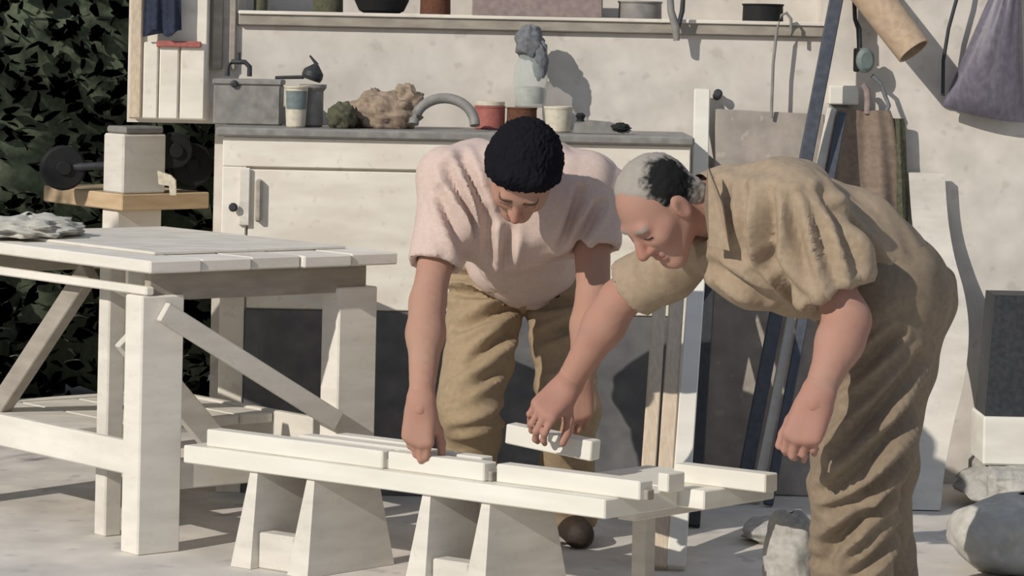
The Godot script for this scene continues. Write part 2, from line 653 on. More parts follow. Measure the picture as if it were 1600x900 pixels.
# hand: wrist, direction to knuckles, palm side, thumb side, bends of the fingers in degrees
func hand_field(fd: Field, w: Vector3, dir: Vector3, palm: Vector3, thumb: Vector3, bends: Array, tb := [0.55, 0.6, 0.45, 25.0], size := 1.0) -> void:
	var A := dir.normalized()
	var N := (palm - A * palm.dot(A)).normalized()
	var S := (thumb - A * thumb.dot(A) - N * thumb.dot(N)).normalized()
	var offs := [0.030, 0.010, -0.011, -0.030]
	var kn := [0.090, 0.094, 0.088, 0.079]
	var le := [[0.041, 0.025, 0.020], [0.045, 0.029, 0.021], [0.041, 0.027, 0.020], [0.033, 0.021, 0.018]]
	var rr := [0.0096, 0.0098, 0.0092, 0.0082]
	for f in 4:
		var k0: Vector3 = w + (A * kn[f] + S * offs[f] - N * 0.004) * size
		fd.cap(w + S * offs[f] * 0.6 * size - A * 0.012, k0, 0.0155 * size, 0.0125 * size, 0.022)
	fd.cap(w + (A * 0.02 + S * 0.02 + N * 0.008) * size, w + (A * 0.055 + S * 0.026 + N * 0.012) * size, 0.017 * size, 0.013 * size, 0.02)
	fd.cap(w + (A * 0.02 - S * 0.022 + N * 0.008) * size, w + (A * 0.06 - S * 0.026 + N * 0.008) * size, 0.015 * size, 0.012 * size, 0.02)
	for f in 4:
		var p: Vector3 = w + (A * kn[f] + S * offs[f] - N * 0.004) * size
		var fan: float = (offs[f] - 0.0) * bends[3]
		var d := (A + S * fan).normalized()
		var r: float = rr[f] * size
		for j in 3:
			d = d.rotated(d.cross(N).normalized(), deg_to_rad(bends[j] + f * bends[4]))
			var q: Vector3 = p + d * le[f][j] * size
			fd.cap(p, q, r, r * 0.9, 0.006)
			p = q
			r *= 0.9
	var tp: Vector3 = w + (A * 0.028 + S * 0.027 + N * 0.008) * size
	var td: Vector3 = (S * tb[0] + A * tb[1] + N * tb[2]).normalized()
	var tl := [0.042, 0.033, 0.026]
	var tr := 0.0135 * size
	for j in 3:
		var q2: Vector3 = tp + td * tl[j] * size
		fd.cap(tp, q2, tr, tr * 0.9, 0.012 if j == 0 else 0.006)
		tp = q2
		tr *= 0.9
		td = td.rotated(td.cross(A).normalized(), deg_to_rad(tb[3]))

func head_field(fd: Field, T: Transform3D, age := 0.0) -> void:
	fd.ell(T, Vector3(0, 0.028, -0.012), Vector3(0.077, 0.094, 0.097), 0.03)
	fd.ell(T, Vector3(0, -0.032, 0.034), Vector3(0.058, 0.082, 0.058), 0.035)
	for s in [-1.0, 1.0]:
		fd.cap(T * Vector3(0.052 * s, -0.045, 0.0), T * Vector3(0.018 * s, -0.098, 0.062), 0.02, 0.017, 0.03)
		fd.cap(T * Vector3(0.042 * s, -0.018, 0.062), T * Vector3(0.05 * s, -0.008, 0.04), 0.022, 0.02, 0.025)
		fd.ell(T, Vector3(0.082 * s, -0.004, -0.008), Vector3(0.009, 0.034, 0.021), 0.01)
	fd.cap(T * Vector3(-0.036, 0.026, 0.08), T * Vector3(0.036, 0.026, 0.08), 0.0125, 0.0125, 0.016)
	fd.cap(T * Vector3(-0.012, -0.102, 0.07), T * Vector3(0.012, -0.102, 0.07), 0.0185, 0.0185, 0.02)
	for s in [-1.0, 1.0]:
		fd.cap(T * Vector3(0.027 * s, 0.004, 0.1), T * Vector3(0.038 * s, 0.004, 0.095), 0.013, 0.012, 0.014, true)
	fd.cap(T * Vector3(0, 0.016, 0.088), T * Vector3(0, -0.028, 0.113), 0.0085, 0.0125 + age * 0.002, 0.012)
	for s in [-1.0, 1.0]:
		fd.cap(T * Vector3(0.011 * s, -0.033, 0.1), T * Vector3(0.012 * s, -0.034, 0.094), 0.009, 0.009, 0.008)
		fd.cap(T * Vector3(0.03 * s, 0.004, 0.077), T * Vector3(0.034 * s, 0.004, 0.076), 0.0125, 0.0125, 0.003)
	fd.cap(T * Vector3(-0.02, -0.058, 0.086), T * Vector3(0.02, -0.058, 0.086), 0.007, 0.007, 0.006)
	fd.cap(T * Vector3(-0.018, -0.072, 0.085), T * Vector3(0.018, -0.072, 0.085), 0.0075, 0.0075, 0.006)
	fd.cap(T * Vector3(-0.024, -0.0645, 0.096), T * Vector3(0.024, -0.0645, 0.096), 0.0022, 0.0022, 0.004, true)
	for s in [-1.0, 1.0]:
		fd.ell(T, Vector3(0.091 * s, -0.002, -0.002), Vector3(0.006, 0.02, 0.011), 0.006, true)

func look(c: Vector3, fwd: Vector3, up: Vector3) -> Transform3D:
	var z := fwd.normalized()
	var x := up.cross(z).normalized()
	return Transform3D(Basis(x, z.cross(x), z), c)

# shirt and trouser folds run along the stated direction
func folds(sd: int, dir: Vector3, wide: float, amp: float, hems := [], lines := [], depth := 6.0) -> Push:
	var f := Folds.new()
	f.n.seed = sd
	f.n.frequency = 1.0 / wide
	f.n.fractal_octaves = 1
	f.n.noise_type = FastNoiseLite.TYPE_SIMPLEX_SMOOTH
	f.al = dir.normalized()
	f.amp = amp
	f.hems = hems
	for l in lines:
		f.creases.append(at(l[0], l[1], depth))
		f.creases.append(at(l[2], l[3], depth))
	return f

func skin_paint(T: Transform3D, base: Color, hands: Array, brow: Color) -> Paint:
	var s := SkinPaint.new()
	s.inv = T.affine_inverse()
	s.base = base
	s.hands = hands
	s.brow = brow
	s.n.seed = 5
	s.n.frequency = 14.0
	return s

func bounds(pts: Array, m: float) -> Array:
	var lo: Vector3 = pts[0]
	var hi: Vector3 = pts[0]
	for p in pts:
		lo = lo.min(p)
		hi = hi.max(p)
	return [lo - Vector3.ONE * m, hi + Vector3.ONE * m]

func shoe(st: SurfaceTool, ankle: Vector3, toe: Vector3) -> void:
	var acc := Acc.new()
	var fd := Field.new()
	var f := (toe - ankle)
	f.y = 0
	f = f.normalized()
	var g := Vector3(ankle.x, 0.0, ankle.z)
	fd.cap(g - f * 0.04 + Vector3.UP * 0.045, g + f * 0.15 + Vector3.UP * 0.035, 0.042, 0.042, 0.03)
	fd.cap(g + Vector3.UP * 0.05, ankle + Vector3.UP * 0.03, 0.045, 0.042, 0.03)
	fd.cut(Vector3(0, 0.004, 0), Vector3.DOWN)
	var b := bounds([g - f * 0.1, g + f * 0.2, ankle + Vector3.UP * 0.08], 0.06)
	net(fd, b[0], b[1], 0.011, acc)
	st.append_from(acc.mesh(), 0, Transform3D())

# ================================================================ scene
func _ready() -> void:
	# camera
	var cam := Camera3D.new()
	cam.name = "camera"
	cam.projection = Camera3D.PROJECTION_FRUSTUM
	cam.near = 0.1
	cam.far = 60.0
	cam.size = 0.1 * 900.0 / F
	cam.frustum_offset = Vector2(0, -0.1 * (450.0 - HOR) / F)
	add_child(cam)
	cam.position = Vector3(0, EYE, 0)
	cam.rotation = Vector3(0, 0, ROLL)
	cam.current = true
	# sky, sun, exposure
	var env := Environment.new()
	env.background_mode = Environment.BG_SKY
	var sky := Sky.new()
	var sm := ProceduralSkyMaterial.new()
	sm.sky_top_color = Color(0.47, 0.52, 0.60)
	sm.sky_horizon_color = Color(0.73, 0.73, 0.72)
	sm.ground_horizon_color = Color(0.50, 0.48, 0.45)
	sm.ground_bottom_color = Color(0.38, 0.36, 0.33)
	sm.sun_angle_max = 1.0
	sky.sky_material = sm
	env.sky = sky
	env.background_energy_multiplier = 1.2
	env.tonemap_mode = Environment.TONE_MAPPER_LINEAR
	env.tonemap_exposure = 1.0
	env.sdfgi_enabled = true
	env.ssao_enabled = true
	env.ssil_enabled = true
	var we := WorldEnvironment.new()
	we.name = "environment"
	we.environment = env
	add_child(we)
	var sun := DirectionalLight3D.new()
	sun.name = "sun"
	add_child(sun)
	var az := deg_to_rad(44.0)
	var el := deg_to_rad(30.0)
	var to_sun := Vector3(-sin(az) * cos(el), sin(el), cos(az) * cos(el))
	sun.look_at_from_position(Vector3.ZERO, -to_sun, Vector3.UP)
	sun.light_color = Color(1.0, 0.97, 0.925)
	sun.light_energy = 1.0
	sun.light_angular_distance = 0.6
	sun.shadow_enabled = true

	make_materials()
	build_shell()
	build_hedge()
	build_counter()
	build_bench()
	build_planks()
	build_grinder()
	build_counter_items()
	build_shelf_items()
	build_leaning()
	build_hanging()
	build_right_corner()
	build_young_man()
	build_old_man()

# ---------------------------------------------------------------- shell
const WALL := 7.85
const CD := 7.42
var shelf_y := 0.0
var top_y := 0.0

func build_shell() -> void:
	var st := mb()
	box(st, Vector3(-9, -0.12, -16), Vector3(7, 0.0, 1.5), 0.0)
	struct("floor", st, "concrete")
	shelf_y = at(800, 27, WALL).y
	top_y = at(700, 206, CD - 0.02).y
	var xl := at(338, 100, WALL).x
	var xn := at(372, 20, WALL).x      # niche, left and right ends
	var xr := at(1292, 20, WALL).x
	var bot := shelf_y - 0.045
	st = mb()
	box(st, Vector3(xl, 0, -WALL - 0.5), Vector3(4.2, bot, -WALL), 0.0)
	box(st, Vector3(xl, bot, -WALL - 0.5), Vector3(xn, 2.7, -WALL), 0.0)
	box(st, Vector3(xr, bot, -WALL - 0.5), Vector3(4.2, 2.7, -WALL), 0.0)
	box(st, Vector3(xn, bot, -WALL - 0.5), Vector3(xr, 2.7, -WALL - 0.26), 0.0)
	# above the passage on the left
	var yl := at(270, 192, WALL).y
	box(st, Vector3(at(200, 100, WALL).x, yl, -WALL - 0.1), Vector3(xl, 2.7, -WALL), 0.0)
	struct("wall_back", st, "plaster")

	var sh := thing("wall_shelf", "long pale grey wooden shelf board fixed to the white wall", "shelf", Vector3((xn + xr) * 0.5, bot, -WALL + 0.02))
	st = mb()
	box(st, Vector3(xn + 0.004, bot + 0.001, -WALL - 0.255), Vector3(xr - 0.004, shelf_y, -WALL + 0.022), 0.004)
	part("board", st, "grey_wood", sh)
	st = mb()
	box(st, Vector3(xn + 0.004, shelf_y - 0.008, -WALL + 0.0225), Vector3(xr - 0.004, shelf_y + 0.004, -WALL + 0.030), 0.002)
	part("edge_strip", st, "paint", sh)

	# upright strips left of the shelf
	for s in [[332, 347, 0.03, "upright batten carrying the left end of the wall shelf, wider of two"], [358, 368, 0.022, "thin upright batten at the left end of the wall shelf"]]:
		var a := at(s[0], 130, WALL)
		var b := at(s[1], 130, WALL)
		var t := thing("wall_batten", s[3], "batten", Vector3((a.x + b.x) * 0.5, top_y, -WALL + 0.02))
		st = mb()
		box(st, Vector3(a.x, top_y + 0.17, -WALL), Vector3(b.x, 2.2, -WALL + s[2]), 0.003)
		part("board", st, "grey_wood", t)

	# white boarded cupboard on the wall over the passage
	var cx0 := at(202, 100, WALL - 0.1).x
	var cx1 := at(322, 100, WALL - 0.1).x
	var cb := at(260, 187, WALL - 0.1).y
	var cup := thing("wall_cupboard", "white cupboard of upright boards hung beside the dark hedge", "cupboard", Vector3((cx0 + cx1) * 0.5, cb, -WALL + 0.05))
	st = mb()
	box(st, Vector3(cx0, cb, -WALL), Vector3(cx1, 2.1, -WALL + 0.085), 0.003)
	part("carcass", st, "paint", cup)
	for e in [[202, 221, "pale_wood"], [224, 247, "paint"], [249, 279, "paint"], [282, 320, "paint"]]:
		st = mb()
		var ea := at(e[0], 120, WALL - 0.1).x
		var eb := at(e[1], 120, WALL - 0.1).x
		var ty := 2.1 if e[0] < 210 else at(260, 66, WALL - 0.1).y
		box(st, Vector3(ea, cb + 0.002, -WALL + 0.086), Vector3(eb, ty, -WALL + 0.104), 0.004)
		part("plank", st, e[2], cup)
	st = mb()
	box(st, Vector3(at(244, 66, WALL - 0.12).x, at(280, 74, WALL - 0.12).y, -WALL + 0.106), Vector3(at(314, 66, WALL - 0.12).x, at(280, 64, WALL - 0.12).y, -WALL + 0.118), 0.003)
	part("top_strip", st, "red_tin", cup, "thin red strip along the board tops")
	# dark blue cloth on the cupboard
	var nv := thing("hanging_cloth", "dark blue cloth hanging in front of the white cupboard", "cloth", at(255, 52, WALL - 0.12))
	st = mb()
	drape(st, at(255, -60, WALL - 0.135), 0.05, 0.062, at(255, -60, WALL).y - at(255, 50, WALL).y, 0.016, 4, 3)
	part("fabric", st, "navy_cloth", nv)

# a cloth that hangs in folds: closed tube of wavy flat section
func drape(st: SurfaceTool, top: Vector3, w0: float, w1: float, h: float, deep: float, waves: int, sd: int, lean := 0.0) -> void:
	var rng := RandomNumberGenerator.new()
	rng.seed = sd
	var ph := rng.randf() * TAU
	var rows := []
	var nc := 72
	for j in 25:
		var t := j / 24.0
		var hw := lerpf(w0, w1, pow(t, 0.55))
		var row := []
		for i in nc:
			var a := TAU * i / nc
			var u := cos(a)
			var wv := sin(u * PI * waves * 0.5 + ph + t * 0.8) + 0.5 * sin(u * PI * waves * 1.1 + ph * 2.0 - t * 1.6)
			var bulge := deep * (0.35 + 0.65 * t)
			var z := sin(a) * (bulge * 0.55) + (bulge * 0.5 * wv if sin(a) > -0.2 else 0.0)
			var y := -h * t + sin(u * 5.0 + ph) * 0.012 * t
			row.append(top + Vector3(u * hw + lean * t, y, maxf(z, -deep * 0.6)))
		rows.append(row)
	smooth_grid(st, rows)
	cap_fan(st, rows[0], Vector3.UP)
	cap_fan(st, rows[-1], Vector3.DOWN)

# ---------------------------------------------------------------- hedge
func leaves(count: int, lo: Vector3, hi: Vector3, size: float, sd: int, col0: Color, col1: Color) -> MultiMesh:
	var rng := RandomNumberGenerator.new()
	rng.seed = sd
	var st := mb()
	var outline := [Vector3(0, 0, 0), Vector3(0.28, 0.35, 0.06), Vector3(0.22, 0.75, 0.05), Vector3(0, 1.05, -0.06), Vector3(-0.22, 0.75, 0.05), Vector3(-0.28, 0.35, 0.06)]
	var mid := Vector3(0, 0.5, 0.0)
	for i in 6:
		for p in [mid, outline[i], outline[(i + 1) % 6]]:
			st.set_normal(Vector3.BACK)
			st.add_vertex(p)
	st.set_material(M["leaf"])
	var mm := MultiMesh.new()
	mm.transform_format = MultiMesh.TRANSFORM_3D
	mm.use_colors = true
	mm.mesh = st.commit()
	mm.instance_count = count
	var n := FastNoiseLite.new()
	n.seed = sd
	n.frequency = 1.6
	var h := (hi - lo) * 0.5
	var c := (hi + lo) * 0.5
	for i in count:
		# near the skin of a lumpy box
		var p := Vector3(rng.randf_range(-1, 1), rng.randf_range(-1, 1), rng.randf_range(-1, 1))
		var f := rng.randi() % 5
		if f < 3:
			p.z = 1.0 - pow(rng.randf(), 2.0) * 0.5
		elif f == 3:
			p.x = (1.0 if rng.randf() < 0.5 else -1.0) * (1.0 - pow(rng.randf(), 2.0) * 0.2)
		else:
			p.y = 1.0 - pow(rng.randf(), 2.0) * 0.2
		var q := c + p * h
		q += p.normalized() * n.get_noise_3dv(q) * 0.35
		q.y = maxf(q.y, 0.02)
		var b := Basis.from_euler(Vector3(rng.randf_range(-1.4, 1.4), rng.randf() * TAU, rng.randf_range(-2.6, 2.6)))
		var s := size * rng.randf_range(0.6, 1.3)
		mm.set_instance_transform(i, Transform3D(b * Basis.from_scale(Vector3(s, s, s)), q))
		mm.set_instance_color(i, col0.lerp(col1, rng.randf()))
	return mm

func hedge(called: String, label: String, lo: Vector3, hi: Vector3, count: int, sd: int) -> void:
	var t := thing(called, label, "hedge", Vector3((lo.x + hi.x) * 0.5, 0, (lo.z + hi.z) * 0.5))
	var st := mb()
	var c := (lo + hi) * 0.5
	lump(st, c, (hi - lo) * 0.5 * (Vector3(1.05, 1.0, 0.85) if sd == 4 else Vector3(0.6, 0.7, 0.5)), sd, 0.35, 7.0, 0.0)
	part("solid_core", st, "hedge_core", t)  # solid lump inside the leaves, added to block light
	st = mb()
	for i in 7:
		var x := lerpf(lo.x, hi.x, (i + 0.5) / 7.0)
		tube(st, [Vector3(x, 0, c.z), Vector3(x + 0.05, hi.y * 0.5, c.z + 0.1), Vector3(x - 0.04, hi.y * 0.9, c.z)], [0.05, 0.035, 0.015], 8)
	part("stems", st, "bark", t)
	var mi := MultiMeshInstance3D.new()
	mi.name = "foliage"
	mi.multimesh = leaves(count, lo, hi, 0.075, sd, Color(0.07, 0.10, 0.075), Color(0.28, 0.31, 0.21))
	mi.set_meta("kind", "stuff")
	t.add_child(mi)
	mi.position = -t.position

func build_hedge() -> void:
	hedge("hedge", "dense dark green hedge behind the workbench, left of the white cupboard", Vector3(-4.2, 0, -10.2), Vector3(-0.4, 2.9, -8.7), 16000, 4)
	# tall shrubbery added out of view to keep the sun off the hedge
	hedge("hedge", "unseen tall shrubbery added at left to shade the hedge", Vector3(-6.7, 0, -6.9), Vector3(-4.15, 3.9, -5.3), 5200, 9)

# ---------------------------------------------------------------- counter
func build_counter() -> void:
	var d := CD
	var xa := at(347, 290, d).x
	var xb := at(1078, 290, d).x
	var slab_b := top_y - 0.028
	var ct := thing("counter_cabinet", "white painted wooden cabinet along the wall with one wide door", "cabinet", Vector3((xa + xb) * 0.5, 0, -d - 0.2))
	var st := mb()
	box(st, Vector3(xa, 0, -WALL + 0.002), Vector3(xb, slab_b - 0.001, -d - 0.02), 0.003)
	part("body", st, "paint", ct)
	var dt := at(600, 268, d).y
	var dl := at(388, 300, d).x
	st = mb()
	box(st, Vector3(xa, dt + 0.006, -d - 0.019), Vector3(xb, slab_b - 0.001, -d), 0.003)
	part("top_rail", st, "paint", ct)
	st = mb()
	box(st, Vector3(xa, 0, -d - 0.019), Vector3(dl - 0.006, dt + 0.005, -d), 0.003)
	part("stile", st, "paint", ct)
	st = mb()
	box(st, Vector3(xb - 0.05, 0, -d - 0.019), Vector3(xb, dt + 0.005, -d), 0.003)
	part("stile", st, "paint", ct)
	var db := at(620, 486, d).y
	st = mb()
	box(st, Vector3(dl, db, -d - 0.019), Vector3(xb - 0.056, dt - 0.002, -d - 0.004), 0.003)
	var door := part("door", st, "paint", ct)
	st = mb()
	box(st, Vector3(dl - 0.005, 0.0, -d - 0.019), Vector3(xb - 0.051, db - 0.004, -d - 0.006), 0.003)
	part("shade_panel", st, "base_grey", ct, "lower front coloured dark grey to stand for shade")  # shade across the lower cabinet put in as a dark panel
	st = mb()
	var h0 := at(373, 352, d)
	var h1 := at(392, 262, d)
	box(st, Vector3(h0.x, h0.y, -d + 0.0005), Vector3(h1.x, h1.y, -d + 0.012), 0.003)
	part("closing_block", st, "bench", ct, "worn grey closing block beside the door")
	st = mb()
	h0 = at(399, 346, d)
	h1 = at(410, 280, d)
	box(st, Vector3(h0.x, h0.y, -d - 0.0035), Vector3(h1.x, h1.y, -d + 0.022), 0.005)
	part("handle", st, "grey_wood", door, "upright grey wooden handle")
	st = mb()
	var kn := at(366, 323, d)
	lathe(st, kn + Vector3(0, 0, 0.001), Vector3(0, 0, 1), [Vector2(0.006, 0), Vector2(0.006, 0.015), Vector2(0.013, 0.018), Vector2(0.014, 0.028), Vector2(0.008, 0.034)], 14)
	part("knob", st, "dark_metal", ct, "small dark knob")
	var tp := thing("countertop", "thin grey worktop slab lying on the white cabinet", "countertop", Vector3((xa + xb) * 0.5, slab_b, -d - 0.2))
	st = mb()
	box(st, Vector3(xa - 0.02, slab_b, -WALL + 0.003), Vector3(xb + 0.01, top_y, -d + 0.022), 0.006)
	part("slab", st, "steel_grey", tp)

# ---------------------------------------------------------------- workbench
var bN: Vector3
var bR: Vector3
var bL: Vector3

func bp(r: float, l: float, y: float) -> Vector3:
	return Vector3(bN.x, 0, bN.z) + bR * r + bL * l + Vector3.UP * y

func bbox(st: SurfaceTool, r0: float, r1: float, l0: float, l1: float, y0: float, y1: float, bev := 0.004) -> void:
	hexa(st, bp((r0 + r1) * 0.5, (l0 + l1) * 0.5, (y0 + y1) * 0.5), bR * absf(r1 - r0) * 0.5, Vector3.UP * (y1 - y0) * 0.5, bL * absf(l1 - l0) * 0.5, bev)

func build_bench() -> void:
	bN = at(235, 408, 6.43)
	var ar := deg_to_rad(34.0)
	var al := deg_to_rad(44.0)
	bR = Vector3(cos(ar), 0, -sin(ar))
	bL = Vector3(-cos(al), 0, -sin(al))
	var ty := bN.y
	var W := 0.775
	var L := 1.1
	var t := thing("workbench", "pale weathered wooden workbench with thick top and diagonal braces at left", "workbench", bp(W * 0.5, L * 0.5, 0))
	var st: SurfaceTool
	# top boards, side by side
	var n := 5
	for i in n:
		st = mb()
		var r0 := W * i / n
		var r1 := W * (i + 1) / n - 0.004
		bbox(st, r0, r1, 0.0 + (0.0 if i == 0 else 0.006 * ((i * 7) % 3)), L, ty - 0.034, ty - 0.001 * (i % 2), 0.004)
		part("top_board", st, "bench_light" if i != 2 else "bench", t)
	# aprons
	for a in [[0.05, W - 0.05, 0.075, 0.10], [0.05, W - 0.05, L - 0.1, L - 0.075]]:
		st = mb()
		bbox(st, a[0], a[1], a[2], a[3], ty - 0.115, ty - 0.035)
		part("apron", st, "grey_wood", t)
	st = mb()
	bbox(st, 0.03, 0.055, 0.06, L - 0.06, ty - 0.098, ty - 0.075)
	part("apron", st, "bench_light", t)
	st = mb()
	bbox(st, W - 0.06, W - 0.035, 0.1, L - 0.1, ty - 0.115, ty - 0.035)
	part("apron", st, "grey_wood", t)
	# legs
	for c in [[0.02, 0.06], [W - 0.15, 0.06], [0.02, L - 0.14], [W - 0.15, L - 0.14]]:
		st = mb()
		bbox(st, c[0], c[0] + 0.125, c[1], c[1] + 0.075, 0.0, ty - 0.035 if c[1] > 0.5 else ty - 0.0995, 0.004)
		part("leg", st, "bench_light", t)
	# post under the middle of the shelf
	st = mb()
	var pp := at(168, 700, 6.9)
	var pr := 0.13
	var pl := 0.36
	bbox(st, pr - 0.025, pr + 0.025, pl - 0.025, pl + 0.025, 0.0, ty - 0.035, 0.004)
	part("post", st, "bench", t)
	# rails
	st = mb()
	bbox(st, 0.035, 0.06, 0.136, L - 0.14, 0.205, 0.295)
	part("rail", st, "bench_light", t)
	st = mb()
	bbox(st, 0.146, W - 0.151, 0.07, 0.12, 0.165, 0.243)
	part("rail", st, "bench", t)
	st = mb()
	bbox(st, W - 0.06, W - 0.03, 0.136, L - 0.14, 0.205, 0.295)
	part("rail", st, "bench", t)
	st = mb()
	bbox(st, 0.146, W - 0.151, L - 0.12, L - 0.09, 0.205, 0.295)
	part("rail", st, "bench", t)
	# shelf boards
	for i in 4:
		st = mb()
		var r0 := 0.065 + i * 0.18
		bbox(st, r0, minf(r0 + 0.174, W - 0.065), 0.45, L - 0.13, 0.262, 0.29)
		part("shelf_board", st, "bench", t)
	# braces on the right face and on the far left side
	st = mb()
	bar(st, bp(0.07, 0.045, ty - 0.14), bp(W - 0.16, 0.045, 0.32), 0.055, 0.025, Vector3.UP)
	part("brace", st, "bench", t)
	st = mb()
	bar(st, bp(0.12, 0.28, 0.56), bp(0.42, 0.30, 0.24), 0.075, 0.03, Vector3.UP)
	part("brace", st, "bench", t)
	st = mb()
	bar(st, bp(0.10, 0.42, ty - 0.06), bp(0.10, L - 0.2, 0.24), 0.06, 0.04, Vector3.UP)
	part("brace", st, "grey_wood", t)
	# thin sheet lying on the bench
	var sh := thing("board_sheet", "thin pale board lying flat on the workbench top", "board", bp(0.42, 0.55, ty))
	st = mb()
	bbox(st, 0.12, 0.72, 0.16, 1.0, ty + 0.0005, ty + 0.009, 0.002)
	part("sheet", st, "bench", sh)
	var rg := thing("crumpled_cloth", "crumpled grey-white cloth on the back left of the workbench", "cloth", at(40, 362, 7.0))
	st = mb()
	var rc := at(45, 352, 7.05)
	lump(st, Vector3(rc.x, ty + 0.03, rc.z), Vector3(0.15, 0.04, 0.12), 12, 0.45, 4.0, ty + 0.0095)
	part("fabric", st, "sack", rg)

# ---------------------------------------------------------------- planks on trestles
var pO: Vector3
var pU: Vector3
var pW: Vector3
const PB := 0.25
const PT := 0.297

func pk(t: float, v: float, y: float) -> Vector3:
	return Vector3(pO.x, y, pO.z) + pU * t + pW * v

func pbox(st: SurfaceTool, t0: float, t1: float, v0: float, v1: float, y0: float, y1: float, bev := 0.002) -> void:
	hexa(st, pk((t0 + t1) * 0.5, (v0 + v1) * 0.5, (y0 + y1) * 0.5), pU * absf(t1 - t0) * 0.5, Vector3.UP * (y1 - y0) * 0.5, pW * absf(v1 - v0) * 0.5, bev)

# distance along the plank at which column px is reached
func along(px: float, py: float, v: float) -> float:
	var k := (at(px, py, 1.0).x)
	var o := pk(0, v, 0)
	return (k * -o.z - o.x) / (pU.x + k * pU.z)

func build_planks() -> void:
	var o := at(945, 808, 5.83)
	pO = Vector3(o.x, 0, o.z)
	var ang := deg_to_rad(31.0)
	pU = Vector3(-cos(ang), 0, -sin(ang))
	var wa := deg_to_rad(42.0)
	pW = Vector3(cos(wa), 0, -sin(wa))
	var tl := along(286, 710, 0.0)
	var a := thing("white_plank", "long white plank across the low trestles in front of the two men", "plank", pk(tl * 0.5, 0.12, PB))
	var st := mb()
	pbox(st, 0, tl, 0, 0.25, PB, PT, 0.003)
	part("board", st, "fresh_paint", a)
	var b := thing("white_plank", "short white plank end beside the long one, nearest the older man", "plank", pk(0.1, 0.4, PB))
	st = mb()
	pbox(st, along(1100, 800, 0.262), 0.30, 0.262, 0.52, PB, PT, 0.003)
	part("board", st, "fresh_paint", b)
	for tb in [0.03, 0.20]:
		st = mb()
		pbox(st, tb, tb + 0.05, 0.14, 0.50, PB - 0.025, PB - 0.0005, 0.003)
		part("batten", st, "bench", b)
	st = mb()
	pbox(st, 0.255, 0.295, 0.46, 0.50, 0.001, PB - 0.0005, 0.003)
	part("prop", st, "bench", b)
	# trestles
	trestle(0.877, 1.06, 0.0, 0.25, "low pale trestle under the plank nearest the workbench")
	trestle(0.345, 0.52, 0.0, 0.25, "low pale trestle under the middle of the long plank")
	# white bars lying on the planks
	var h := 0.046
	var bars := [
		[322, 597, 0.02, 0.066, "front white bar at the workbench end of the long plank"],
		[606, 756, 0.026, 0.07, "white bar under the younger man's lowered hand"],
		[776, 1000, 0.04, 0.086, "white bar with squared end near the middle of the plank"],
		[466, 690, 0.10, 0.145, "white bar in the second row behind the front bar"],
		[700, 752, 0.10, 0.14, "short white bar in front of the younger man's knee"],
		[520, 640, 0.17, 0.215, "white bar in the back row nearest the workbench leg"],
	]
	for q in bars:
		var t0 := along(q[1], 735, q[2])
		var t1 := along(q[0], 690, q[2])
		var br := thing("white_bar", q[4], "wood bar", pk((t0 + t1) * 0.5, q[2] + 0.02, PT), "white frame bars on the planks")
		st = mb()
		pbox(st, t0, t1, q[2], q[3], PT + 0.0005, PT + h, 0.003)
		part("bar", st, "fresh_paint", br)
		st = mb()
		pbox(st, t0 - 0.012, t0 - 0.0005, q[2] + 0.012, q[3] - 0.01, PT + 0.0005, PT + h * 0.55, 0.002)
		part("tenon", st, "grey_wood", br, "raw grey joint at the bar end")
	# bars on the short plank
	var t0 := along(1196, 750, 0.33)
	var t1 := along(1052, 735, 0.33)
	var e := thing("white_bar", "white bar on the short plank, pointing at the older man", "wood bar", pk(t0, 0.35, PT), "white frame bars on the planks")
	st = mb()
	pbox(st, t0, t1, 0.33, 0.376, PT + 0.0005, PT + h, 0.003)
	part("bar", st, "fresh_paint", e)
	e = thing("white_bar", "stubby white bar between the two planks below the leaning slats", "wood bar", pk(0.1, 0.27, PT), "white frame bars on the planks")
	st = mb()
	var s0 := along(1044, 750, 0.18)
	pbox(st, s0, s0 + 0.03, 0.18, 0.24, PT + 0.0005, PT + h, 0.003)
	part("bar", st, "fresh_paint", e)
	# the piece the older man holds
	var h0 := at(797, 676, 6.24)
	var h1 := at(931, 704, 6.10)
	var hb := thing("white_block", "short white bar held in the older man's right hand above the plank", "wood bar", (h0 + h1) * 0.5 - Vector3.UP * 0.022)
	st = mb()
	bar(st, h0, h1, 0.05, 0.045, Vector3.UP, 0.003)
	part("bar", st, "fresh_paint", hb)
	# small stones and offcuts on the ground
	var oc := thing("wood_offcut", "small white offcut on the ground in the shade under the plank", "offcut", at(982, 905, 5.75))
	st = mb()
	var op := at(982, 912, 5.75)
	hexa(st, Vector3(op.x, 0.032, op.z), Vector3(0.04, 0, -0.02), Vector3(0, 0.031, 0), Vector3(0.02, 0, 0.035), 0.004)
	part("block", st, "fresh_paint", oc)

